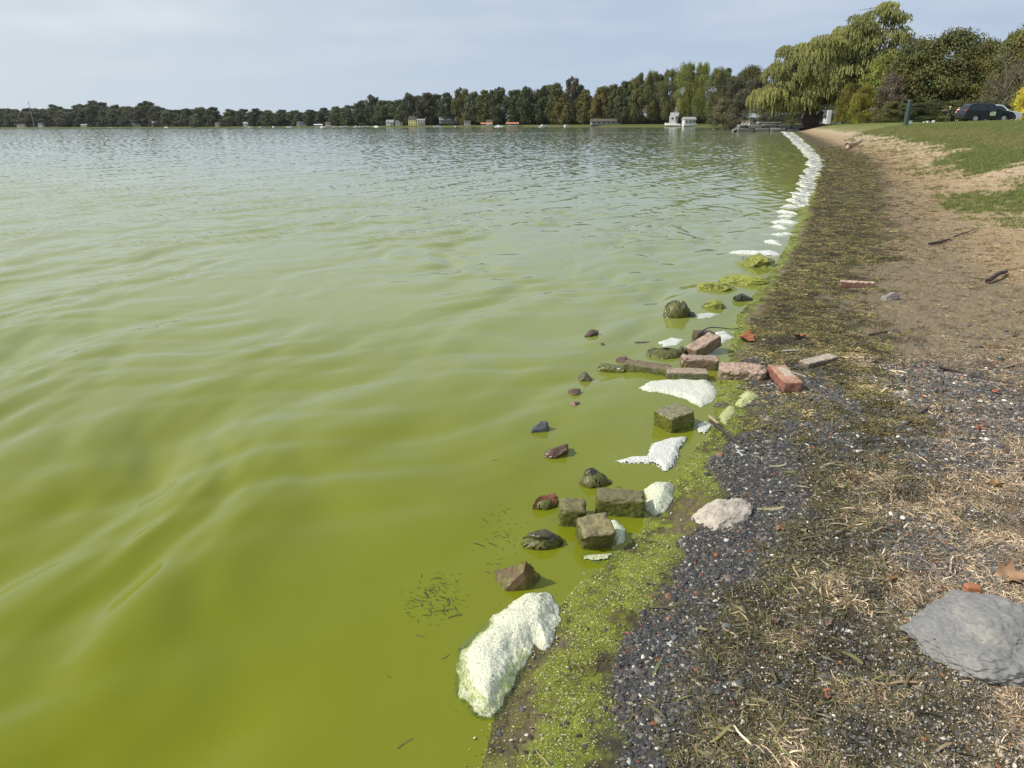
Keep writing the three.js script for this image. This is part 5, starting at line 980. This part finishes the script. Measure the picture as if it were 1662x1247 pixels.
function foam(label, pts, height, cell, tint = [0.80, 0.82, 0.66], opt = {}) {
  let cx = 0, cz = 0; pts.forEach(([x, z]) => { cx += x / pts.length; cz += z / pts.length; });
  const loc = pts.map(([x, z]) => [x - cx, z - cz]), xs = loc.map((p) => p[0]), zs = loc.map((p) => p[1]), x0 = Math.min(...xs) - cell, x1 = Math.max(...xs) + cell, z0 = Math.min(...zs) - cell, z1 = Math.max(...zs) + cell;
  const nx = Math.ceil((x1 - x0) / cell), nz = Math.ceil((z1 - z0) / cell), s = new Soup(), id = new Int32Array((nx + 1) * (nz + 1)).fill(-1), ins = [], rim = opt.rim ?? 0.06, lace = opt.lace ?? 0;
  for (let j = 0; j <= nz; j++) for (let i = 0; i <= nx; i++) {
    const x = x0 + i * cell, z = z0 + j * cell, wx = x + cx, wz = z + cz;
    let d = insideDist(loc, x, z) + rim * (opt.smooth ?? 1) * (0.26 * n3(wx * 14, wz * 14, 5) + 0.10 * n3(wx * 45, wz * 45, 2));
    if (d < -cell) continue;
    const e = clamp(d / rim), dome = Math.pow(sstep(-0.05, 1, e), 0.72), big = cellNoise(wx / 0.017 , wz / 0.017), small = cellNoise(wx / 0.0065, wz / 0.0065), lump = 0.5 + 0.5 * n3(wx * 9, wz * 9, 8) + 0.35 * n3(wx * 22, wz * 22, 4);
    const band = rim * (opt.band ?? 1.5); if (lace && d < band && lace * sstep(band, 0, d) > 0.5 - 0.6 * (big - 0.45) && big < 0.5) continue;
    const gy = Math.max(0, ground(wx, -wz)), y = (d <= 0 ? -0.006 : 0.002) + gy + height * dome * (0.82 + 0.28 * lump) + (0.0042 * (0.5 - big) * (1 - 0.5 * e) + 0.0022 * (0.5 - small)) * Math.min(1, cell ? 0.004 / cell + 0.3 : 1);
    const pit = 1 - 0.16 * sstep(0.5, 0.8, small) - 0.14 * sstep(0.45, 0.75, big) * (1 - e), edge = lerp(0.82, 1, sstep(0, 0.35, e)), spot = sstep(0.30, 0.42, fbm(wx * 24, wz * 24, 9, 3)) * (opt.grit ?? 0.25);
    const k = pit * (1 - spot * 0.6); id[j * (nx + 1) + i] = s.v(x, y, z, [0.90 * tint[0] * k * edge, 0.90 * tint[1] * k * edge, 0.90 * tint[2] * k * edge]); ins[j * (nx + 1) + i] = d;
  }
  for (let j = 0; j < nz; j++) for (let i = 0; i < nx; i++) { const a = id[j * (nx + 1) + i], b = id[j * (nx + 1) + i + 1], c = id[(j + 1) * (nx + 1) + i], d = id[(j + 1) * (nx + 1) + i + 1]; if (a >= 0 && b >= 0 && c >= 0 && d >= 0) { s.tri(a, c, b); s.tri(b, c, d); } }
  const o = base('foam', cx, 0, cz), fg = s.geo(true), uv = new Float32Array(s.p.length / 3 * 2); for (let i = 0; i < uv.length / 2; i++) { uv[i * 2] = (s.p[i * 3] + 0.4 * s.p[i * 3 + 1]) / 0.11; uv[i * 2 + 1] = (s.p[i * 3 + 2] + 0.4 * s.p[i * 3 + 1]) / 0.11; } fg.setAttribute('uv', new THREE.BufferAttribute(uv, 2)); mesh('froth', fg, foamMat, o);
  if (opt.bubbles) {
    const r = rng(opt.bubbles * 7 + pts.length), list = []; let guard = 0;
    while (list.length < opt.bubbles && guard++ < 60000) { const x = lerp(x0, x1, r()), z = lerp(z0, z1, r()), d = insideDist(loc, x, z); if (d < -0.012 || d > 0.03 || (opt.side && !opt.side(x, z))) continue; list.push([x, z, (0.0022 + 0.0062 * r() * r()) * (d < 0.008 ? 1 : 0.7), d]); }
    const im = new THREE.InstancedMesh(new THREE.SphereGeometry(1, 14, 10), bubbleMat, list.length); im.name = 'bubbles';
    list.forEach(([x, z, q, d], i) => { const e = clamp(d / rim); im.setMatrixAt(i, M4.compose(V4.set(x, Math.max(0.001, ground(x + cx, -(z + cz))) + 0.002 + height * Math.sqrt(Math.max(0, 1 - (1 - e) ** 2)) * 0.8 * (d > 0 ? 1 : 0), z), Q4.identity(), S4.set(q, q, q))); });
    im.userData.kind = 'stuff'; o.add(im);
  }
  return tag(o, label, 'foam', opt.group);
}
foam('biggest heap of pale foam at the water edge in the foreground', [[-0.178, -1.691], [-0.171, -1.771], [-0.120, -1.829], [-0.074, -1.903], [-0.028, -1.984], [0.038, -2.042], [0.120, -2.057], [0.169, -1.984], [0.159, -1.899], [0.131, -1.783], [0.103, -1.744], [0.070, -1.785], [0.033, -1.718], [0.003, -1.632], [-0.029, -1.552], [-0.060, -1.493], [-0.096, -1.502], [-0.130, -1.539], [-0.165, -1.592]], 0.056, 0.0026, [0.82, 0.82, 0.63], { rim: 0.085, smooth: 0.75, grit: 0.2, bubbles: 1100, side: (x, z) => z > 0.02 || x < -0.06 });
foam('small smooth foam heap against the end of the largest green brick', [[0.612, -2.807], [0.666, -2.849], [0.771, -2.848], [0.728, -2.708], [0.672, -2.603], [0.617, -2.570], [0.585, -2.628], [0.611, -2.713]], 0.04, 0.003, [0.80, 0.81, 0.60], { rim: 0.045, smooth: 0.7 });
foam('white foam patch with a thin tail pointing out into the water', [[0.513, -3.091], [0.594, -3.129], [0.686, -3.144], [0.739, -3.289], [0.860, -3.359], [0.955, -3.368], [0.879, -3.212], [0.824, -3.055], [0.748, -2.960], [0.717, -3.048], [0.646, -3.062], [0.558, -3.054]], 0.02, 0.004, [0.80, 0.80, 0.74], { rim: 0.035, lace: 0.55, bubbles: 60 });
foam('broad white foam sheet below the broken brick row', [[0.790, -4.094], [0.893, -4.217], [1.023, -4.257], [1.146, -4.257], [1.305, -4.236], [1.319, -4.056], [1.215, -3.847], [1.131, -3.785], [1.072, -3.910], [0.990, -3.992], [0.875, -4.019]], 0.024, 0.0045, [0.80, 0.80, 0.68], { rim: 0.06, lace: 0.45, band: 0.5, bubbles: 120 });
foam('yellowish foam puff on the weed left of the red brick with mortar', [[1.344, -3.806], [1.405, -3.904], [1.459, -4.006], [1.529, -4.007], [1.516, -3.899], [1.456, -3.809], [1.372, -3.755]], 0.028, 0.005, [0.58, 0.60, 0.27], { rim: 0.055, smooth: 1.3 });
foam('thin yellow-green foam trail running down from the yellowish puff', [[1.186, -3.588], [1.249, -3.733], [1.319, -3.796], [1.333, -3.745], [1.286, -3.641], [1.209, -3.524]], 0.014, 0.005, [0.52, 0.55, 0.24], { rim: 0.05, lace: 0.4, smooth: 1.6 });
foam('thin white foam smear right of the lone square-edged block', [[1.039, -3.538], [1.108, -3.588], [1.146, -3.521], [1.067, -3.407], [1.023, -3.424]], 0.008, 0.005, [0.74, 0.76, 0.66], { rim: 0.03, lace: 0.6 });
foam('thin foam smear at the tip of the driftwood stick', [[1.149, -3.249], [1.196, -3.242], [1.218, -3.152], [1.162, -3.085], [1.129, -3.129]], 0.006, 0.005, [0.62, 0.64, 0.60], { rim: 0.03, lace: 0.8 });
foam('pale green foam pocket in the shade right of the tipped brick', [[0.406, -2.539], [0.452, -2.545], [0.474, -2.464], [0.455, -2.373], [0.420, -2.356], [0.411, -2.439]], 0.018, 0.004, [0.66, 0.70, 0.50], { rim: 0.03 });
foam('lacy foam at the foot of the tipped brick', [[0.263, -2.291], [0.325, -2.297], [0.402, -2.303], [0.380, -2.246], [0.307, -2.239], [0.270, -2.256]], 0.004, 0.004, [0.66, 0.68, 0.45], { rim: 0.015, lace: 0.9, bubbles: 90 });
foam('white foam behind the tilted reddish brick', [[1.639, -5.356], [1.764, -5.405], [1.767, -5.217], [1.636, -5.066], [1.597, -5.169]], 0.015, 0.007, [0.76, 0.77, 0.70], { rim: 0.04 });
foam('white foam behind the weed mound at the brick row', [[1.146, -5.111], [1.278, -5.226], [1.373, -5.169], [1.278, -5.010], [1.169, -4.987]], 0.01, 0.007, [0.76, 0.77, 0.70], { rim: 0.04, lace: 0.5 });
foam('foam streak by the stump-shaped rock', [[1.618, -5.917], [1.790, -6.022], [1.875, -5.931], [1.726, -5.789], [1.615, -5.775]], 0.01, 0.01, [0.62, 0.65, 0.55], { rim: 0.06, lace: 0.5 });
const tongue = (label, xa, xb, ya, yb, h = 0.045) => { // cushion of foam washed up, wide across the view
  const m = (ya + yb) / 2, hgt = (yb - ya) / 2, mid = [];
  for (let i = 0; i < 18; i++) { const a = (i / 18) * 6.283, q = 1 + 0.9 * n3(Math.cos(a) * 1.3 + xa * 9, Math.sin(a) * 1.3, ya * 3); mid.push([lerp(xa, xb, 0.5 + 0.55 * q * Math.cos(a)), m + hgt * q * Math.sin(a) + 0.35 * hgt * Math.cos(a * 2 + xa)]); }
  return foam(label, mid, h, 0.018, [0.80, 0.81, 0.74], { rim: 0.13, smooth: 0.7, group: 'foam cushions along the waterline' });
};
const spots = [[[3.048, -8.988], [3.499, -9.026], 0.24, 'flat nearest foam cushion on the shore line, just beyond the algae hummocks'], [[3.630, -9.870], [3.877, -9.870], 0.2, 'small second foam cushion up the shore line from the hummocks'], [[3.893, -10.629], [4.245, -10.607], 0.3, 'wide third foam cushion up the shore line from the hummocks'], [[4.269, -11.420], [4.533, -11.419], 0.22, 'narrow fourth foam cushion up the shore line'], [[4.500, -12.011], [4.841, -12.010], 0.28, 'thin fifth foam cushion up the shore line'], [[4.882, -12.763], [5.153, -12.763], 0.26, 'small sixth foam cushion up the shore line'], [[5.075, -13.420], [5.372, -13.392], 0.3, 'bright seventh foam cushion reaching out from the shore line'], [[5.562, -14.346], [5.904, -14.316], 0.4, 'double eighth foam cushion, at the bend of the foam line'], [[6.084, -15.526], [6.425, -15.494], 0.45, 'ninth foam cushion, where the green strip widens'], [[6.722, -16.903], [7.063, -16.869], 0.5, 'tenth foam cushion, last one that stands apart']];
spots.forEach(([a, b, depth, label], i) => { const zc = (a[1] + b[1]) / 2, q = depth * (0.62 + 0.3 * Math.sin(i * 2.3)); tongue(label, a[0] - 0.04 * Math.cos(i * 1.7), b[0] + 0.05 * Math.cos(i * 2.9), zc - q, zc + q, 0.042); });
{ // beyond, the cushions run together into one white line
  const r = rng(77), s = new Soup();
  for (let i = 0; i < 760; i++) {
    const D = 14.5 * Math.pow(9.9, i / 759), w = (0.035 + 0.0014 * D) * (0.3 + 1.3 * r() * r()) * (1 + 0.9 * n3(D * 0.8, 3, 1)), dd = (0.07 + 0.010 * D) * (0.4 + r()), x = shoreX(D) - 0.06 - 0.002 * D + (r() + r() - 1) * (0.12 + 0.005 * D) + 0.2 * n3(D * 0.6, 1, 7), h = 0.018 + 0.02 * r() + 0.0004 * D, q = 10, t = 0.6 + 0.5 * r(), c = [0.66 * t, 0.67 * t, 0.60 * t];
    const top = s.v(x, h, -D, c); let ring = [];
    for (const [f, y] of [[0.55, 0.85], [0.9, 0.45], [1.05, -0.1]]) { const nr = []; for (let k = 0; k < q; k++) { const a = (k / q) * 6.283, e = f * (1 + 0.5 * n3(Math.cos(a) * 1.5 + i, Math.sin(a) * 1.5, f)); nr.push(s.v(x + Math.cos(a) * w * e, h * y, -D + Math.sin(a) * dd * e, c)); } for (let k = 0; k < q; k++) { if (ring.length) s.quad(ring[k], ring[(k + 1) % q], nr[(k + 1) % q], nr[k]); else s.tri(top, nr[k], nr[(k + 1) % q]); } ring = nr; }
  }
  tag(mesh('foam_line', s.geo(true), foamMat), 'white line of foam following the far shore to the stone wall', null, null, 'stuff');
}

// ------------------------------------------------------------------ sticks, leaves, reed blades
function stick(label, pts, r0, r1, col, cat = 'stick', lift = 0.006) {
  const s = new Soup(), P = pts.map(([x, z, dy = 0]) => [x, Math.max(0, ground(x, -z)) + r0 + lift + dy, z]); limb(s, P, r0, r1, col, 9);
  return tag(mesh(cat === 'log' ? 'driftwood_log' : 'stick', s.geo(true), colored(0.85)), label, cat);
}
stick('long thin dark twig bent across the sand at the right', [[2.825, -4.246], [2.895, -4.125], [2.964, -3.990], [3.051, -3.884]], 0.007, 0.004, [0.07, 0.05, 0.04]);
stick('pale forked stick lying on the sand at the right edge', [[3.164, -4.142], [3.285, -4.211], [3.400, -4.234]], 0.008, 0.005, [0.36, 0.27, 0.19]);
stick('dark driftwood stick slanting over the green scum', [[1.123, -3.538, 0.01], [1.157, -3.371, 0.005], [1.194, -3.137]], 0.011, 0.006, [0.075, 0.058, 0.04]);
stick('peeled pale end of wood lying on the dark driftwood stick', [[1.120, -3.555, 0.03], [1.142, -3.457, 0.028]], 0.009, 0.006, [0.48, 0.36, 0.23]);
stick('thin twig resting over the tilted reddish brick', [[1.357, -4.909, 0.05], [1.577, -5.238, 0.07], [1.790, -5.322, 0.03], [1.913, -5.444]], 0.005, 0.003, [0.06, 0.045, 0.032]);
stick('dark flat piece of bark on the straw, upper right', [[5.387, -8.840], [5.581, -8.958], [5.829, -9.135]], 0.020, 0.010, [0.075, 0.055, 0.045]);
stick('dark chunk of wood on the pale litter near the right edge', [[4.580, -6.472], [4.769, -6.617, 0.03], [4.992, -6.825]], 0.022, 0.016, [0.06, 0.042, 0.032]);
stick('small crooked dark branch beyond the flat bark', [[5.997, -9.334], [6.311, -9.521, 0.02], [6.674, -9.855]], 0.009, 0.005, [0.08, 0.06, 0.05]);
stick('pale driftwood log far up the beach', [[20.734, -44.499], [21.524, -45.062, 0.05], [22.677, -46.848, 0.12]], 0.16, 0.11, [0.50, 0.38, 0.26], 'log');
stick('thin dark stick on the litter below the flat paving brick', [[2.776, -5.086], [2.855, -5.110], [2.938, -5.123]], 0.008, 0.005, [0.07, 0.05, 0.035]);
stick('white bleached splinter on the weed above the paving brick', [[1.977, -4.756], [2.040, -4.758], [2.108, -4.769]], 0.008, 0.005, [0.52, 0.47, 0.40]);
stick('grey splinter between the red brick and the paving brick', [[1.880, -4.307], [1.912, -4.230], [1.925, -4.182]], 0.006, 0.004, [0.40, 0.37, 0.33]);
stick('dark stalk lying in the wrack, lower middle of the beach', [[0.795, -2.054], [0.794, -1.951], [0.803, -1.814]], 0.0035, 0.002, [0.04, 0.035, 0.03]);
stick('thin straw stalk across the litter, right of the boulder top', [[1.835, -2.637], [1.836, -2.406], [1.876, -2.314]], 0.0022, 0.0014, [0.42, 0.32, 0.20]);
stick('bare twig on dry litter left of the dark gravel patch', [[2.157, -3.411], [2.283, -3.518], [2.398, -3.611]], 0.006, 0.004, [0.10, 0.075, 0.055]);

const leafShape = (() => { const s = new THREE.Shape(); const P = [[0, -0.5], [0.12, -0.34], [0.42, -0.30], [0.30, -0.08], [0.5, 0.14], [0.22, 0.16], [0.16, 0.34], [0, 0.55], [-0.16, 0.34], [-0.24, 0.15], [-0.48, 0.16], [-0.30, -0.06], [-0.40, -0.28], [-0.12, -0.34]]; s.moveTo(...P[0]); for (const p of P.slice(1)) s.lineTo(...p); return s; })();
function leafGeo(seed, curl, slim = 1) {
  const src = new THREE.ShapeGeometry(leafShape), s = new Soup(), sp = src.attributes.position, idx = src.index.array, n = 4;
  for (let t = 0; t < idx.length; t += 3) { // subdivide so it can curl
    const A = [0, 1, 2].map((k) => [sp.getX(idx[t + k]), sp.getY(idx[t + k])]), at = (u, v) => [A[0][0] + (A[1][0] - A[0][0]) * u + (A[2][0] - A[0][0]) * v, A[0][1] + (A[1][1] - A[0][1]) * u + (A[2][1] - A[0][1]) * v], id = {};
    const vert = (i, j) => id[i * 9 + j] ??= (([x, y]) => { const c = 0.75 + 0.5 * fbm(x * 6 + seed, y * 6, 1, 2) + (Math.abs(x) < 0.03 ? 0.25 : 0); return s.v(x * slim, curl * (x * x * 1.4 + 0.35 * n3(x * 3 + seed, y * 3, 2) + 0.5 * y * y), y, [c, c, c]); })(at(i / n, j / n));
    for (let i = 0; i < n; i++) for (let j = 0; j < n - i; j++) { s.tri(vert(i, j), vert(i + 1, j), vert(i, j + 1)); if (j < n - i - 1) s.tri(vert(i + 1, j), vert(i + 1, j + 1), vert(i, j + 1)); }
  }
  return s.geo(true);
}
function leaf(label, x, z, size, turn, curl, col, seed, slim = 1, lift = 0.006) {
  const o = mesh('fallen_leaf', leafGeo(seed, curl, slim), new THREE.MeshStandardMaterial({ color: new THREE.Color().setRGB(...col), vertexColors: true, roughness: 0.7, side: THREE.DoubleSide }));
  o.scale.setScalar(size); o.position.set(x, Math.max(0, ground(x, -z)) + lift, z); o.rotation.set(0.25 * Math.sin(seed * 3), turn, 0.3 * Math.cos(seed * 5), 'YXZ');
  return tag(o, label, 'leaf');
}
leaf('large orange-brown leaf on the wet weed behind the tilted brick', 1.838, -5.105, 0.17, 0.4, 0.5, [0.30, 0.10, 0.03], 1, 1, 0.02);
leaf('orange leaf on the weed straight above the red brick', 2.245, -5.067, 0.13, 1.4, 0.5, [0.36, 0.13, 0.04], 2, 1, 0.02);
leaf('tan torn leaf like a scrap of bark, right of the dark gravel patch', 2.166, -2.683, 0.095, 0.9, 0.7, [0.44, 0.29, 0.15], 3, 0.8, 0.012);
leaf('dark red-brown crumpled leaf leaning on the boulder', 1.308, -1.688, 0.055, 0.5, 1.3, [0.16, 0.05, 0.018], 4, 1, 0.03);
leaf('small rust leaf on the gravel in the foreground', 0.783, -2.233, 0.034, 0.2, 1.1, [0.34, 0.14, 0.06], 5, 0.8, 0.008);
leaf('pinkish brown leaf on the weed right of the cream stone', 1.099, -2.404, 0.05, 1.1, 0.8, [0.26, 0.14, 0.09], 6, 0.9);
leaf('slim brown leaf in the wrack in the middle foreground', 1.029, -1.803, 0.06, 2.3, 0.6, [0.30, 0.19, 0.12], 7, 0.4, 0.012);
leaf('slim rosy brown leaf standing in the wrack', 0.876, -1.849, 0.06, 0.2, 0.7, [0.17, 0.10, 0.08], 8, 0.35, 0.012);
leaf('golden brown curled leaf between straw and boulder', 1.379, -2.057, 0.055, 2.6, 0.8, [0.30, 0.16, 0.05], 9, 0.45, 0.01);
leaf('big pale brown leaf buried in reed at the right edge', 1.768, -2.016, 0.11, 1.2, 0.6, [0.36, 0.21, 0.12], 10, 1, 0.014);
leaf('dark brown leaf on weed in the middle of the beach', 1.587, -2.818, 0.06, 0.3, 1.0, [0.13, 0.075, 0.03], 11, 0.9);
leaf('curled pink-brown leaf low in the wrack', 0.911, -1.524, 0.045, 2.0, 0.9, [0.26, 0.13, 0.09], 12, 0.5);
leaf('folded tan leaf on dry straw near the sand', 2.499, -4.435, 0.08, 1.7, 0.9, [0.38, 0.25, 0.15], 13, 0.8);
leaf('rust-coloured leaf right of the dark gravel patch', 2.477, -3.287, 0.07, 0.7, 0.9, [0.32, 0.13, 0.06], 14, 0.7);
leaf('brown leaf scrap in the litter below the dark gravel patch', 1.720, -2.680, 0.05, 1.7, 0.9, [0.24, 0.14, 0.08], 15, 0.7);
{ const X = [1.582, -1.941], o = mesh('brick_shard', roughStone(0.05, 0.026, 0.028, 4, 0.3, 0.10), mat(0.34, 0.14, 0.065, 0.8)); o.position.set(X[0], ground(X[0], -X[1]) + 0.02, X[1]); o.rotation.y = -0.15; tag(o, 'rounded orange brick shard at the top edge of the boulder', 'brick shard'); }
{ // reed blades washed up on the gravel and weed
  const r = rng(55), geos = [1, 2, 3, 4].map((i) => strandGeo(i * 17, 0.055, 0.9, 7, 0.03)), tones = [[0.20, 0.20, 0.075], [0.16, 0.175, 0.05], [0.13, 0.12, 0.035], [0.30, 0.27, 0.15]].map((c) => new THREE.MeshStandardMaterial({ color: new THREE.Color().setRGB(...c), vertexColors: true, roughness: 0.55, side: THREE.DoubleSide }));
  const at = [[0.443, -1.656, 0.085, 1.1], [0.572, -2.115, 0.075, 2.2], [0.592, -2.083, 0.05, 1.4], [0.640, -1.826, 0.075, 0.1], [0.784, -1.882, 0.05, 1.5], [0.636, -1.695, 0.08, 2.2], [0.862, -1.878, 0.075, 1.2], [0.656, -1.633, 0.05, 0.7], [0.659, -1.546, 0.06, 1.0], [0.569, -1.409, 0.08, 2.0], [0.549, -1.448, 0.05, 1.6], [0.696, -1.476, 0.06, 2.6], [0.698, -1.340, 0.08, 2.2], [0.826, -1.380, 0.06, 1.5], [1.047, -1.688, 0.10, 2.0], [0.843, -1.461, 0.09, 2.7], [1.322, -2.895, 0.08, 0.3], [1.400, -3.456, 0.09, 0.4], [1.298, -3.297, 0.08, 0.1], [1.294, -2.964, 0.09, 0.2], [1.431, -2.808, 0.10, 0.9], [1.769, -3.446, 0.11, 1.2], [1.215, -2.719, 0.1, 0.1], [1.120, -2.575, 0.12, 0.05], [0.571, -2.365, 0.07, 0.2], [0.496, -1.531, 0.05, 0.3], [1.115, -2.232, 0.06, 0.8], [0.886, -2.419, 0.06, 0.5], [0.973, -2.042, 0.07, 1.9], [0.622, -1.366, 0.07, 0.4]];
  at.forEach(([x, z, L, turn], i) => { const o = mesh('reed_blade', geos[i % 4], tones[i % 4]); o.scale.setScalar(L); o.position.set(x, ground(x, -z) + 0.006, z); o.rotation.set(0.1 * Math.sin(i * 2), turn, 0.12 * Math.cos(i * 3), 'YXZ'); tag(o, 'flat olive green reed blade lying loose on the gravel and weed', 'reed blade', 'loose reed blades on the beach'); });
  // shreds of weed afloat
  const fl = new Scatter('floating_weed', geos[0], wetStrandMat, 'dark shreds of weed floating on the green water by the rocks');
  for (let i = 0; i < 240; i++) {
    const q = i % 8; let x, D;
    if (q < 5) { [x, D] = [-0.283, -2.031]; D = -D; x += 0.085 * (r() + r() - 1) * 1.6; D += 0.10 * (r() + r() - 1) * 1.6; } else if (q < 7) { [x, D] = [-0.044, -2.440]; D = -D; x += 0.12 * (r() + r() - 1); D += 0.3 * (r() + r() - 1); } else { D = 1.4 + 3.0 * r(); x = shoreX(D) - 0.1 - 0.6 * r() * r(); }
    const L = 0.012 + 0.05 * r() * r() * r(), t = 0.5 + 0.8 * r(); fl.add(x, waveHeight(x, D) + 0.0012, D, L, L * 0.2, L, -0.5 + (r() - 0.5) * 1.9, 0, 0, 0.075 * t, 0.072 * t, 0.016 * t);
  }
  fl.done();
  [[-0.302, -1.411, 0.05, 0.75, 'single longer dark weed blade afloat lowest in the water'], [-0.312, -1.833, 0.034, -0.25, 'dark weed blade afloat just below the floating cluster'], [-0.217, -1.737, 0.03, 0.6, 'short weed blade afloat left of the biggest foam heap'], [-0.090, -3.099, 0.04, 0.5, 'weed blade afloat in open water left of the red-brown rock']].forEach(([x, z, L, t, label], i) => { const o = mesh('weed_blade', geos[i], tones[2]); o.scale.set(L, L * 0.2, L); o.position.set(x, waveHeight(x, -z) + 0.0015, z); o.rotation.y = t; tag(o, label, 'weed blade'); });
  // stray bubbles on the water near the rocks
  const bb = new Scatter('bubbles', new THREE.SphereGeometry(1, 12, 8), bubbleMat, 'small bubbles floating on the green water near the rocks');
  for (let i = 0; i < 150; i++) { const D = 1.7 + 3.6 * r(), x = shoreX(D) - 0.03 - 0.55 * r() * r() - (D > 3.6 ? 0.3 * r() : 0), q = 0.0018 + 0.004 * r() * r(); bb.add(x, waveHeight(x, D) + q * 0.2, D, q, q * 0.8, q, 0, 0, 0, 1, 1, 1); }
  bb.done();
}
renderer.render(scene, camera);
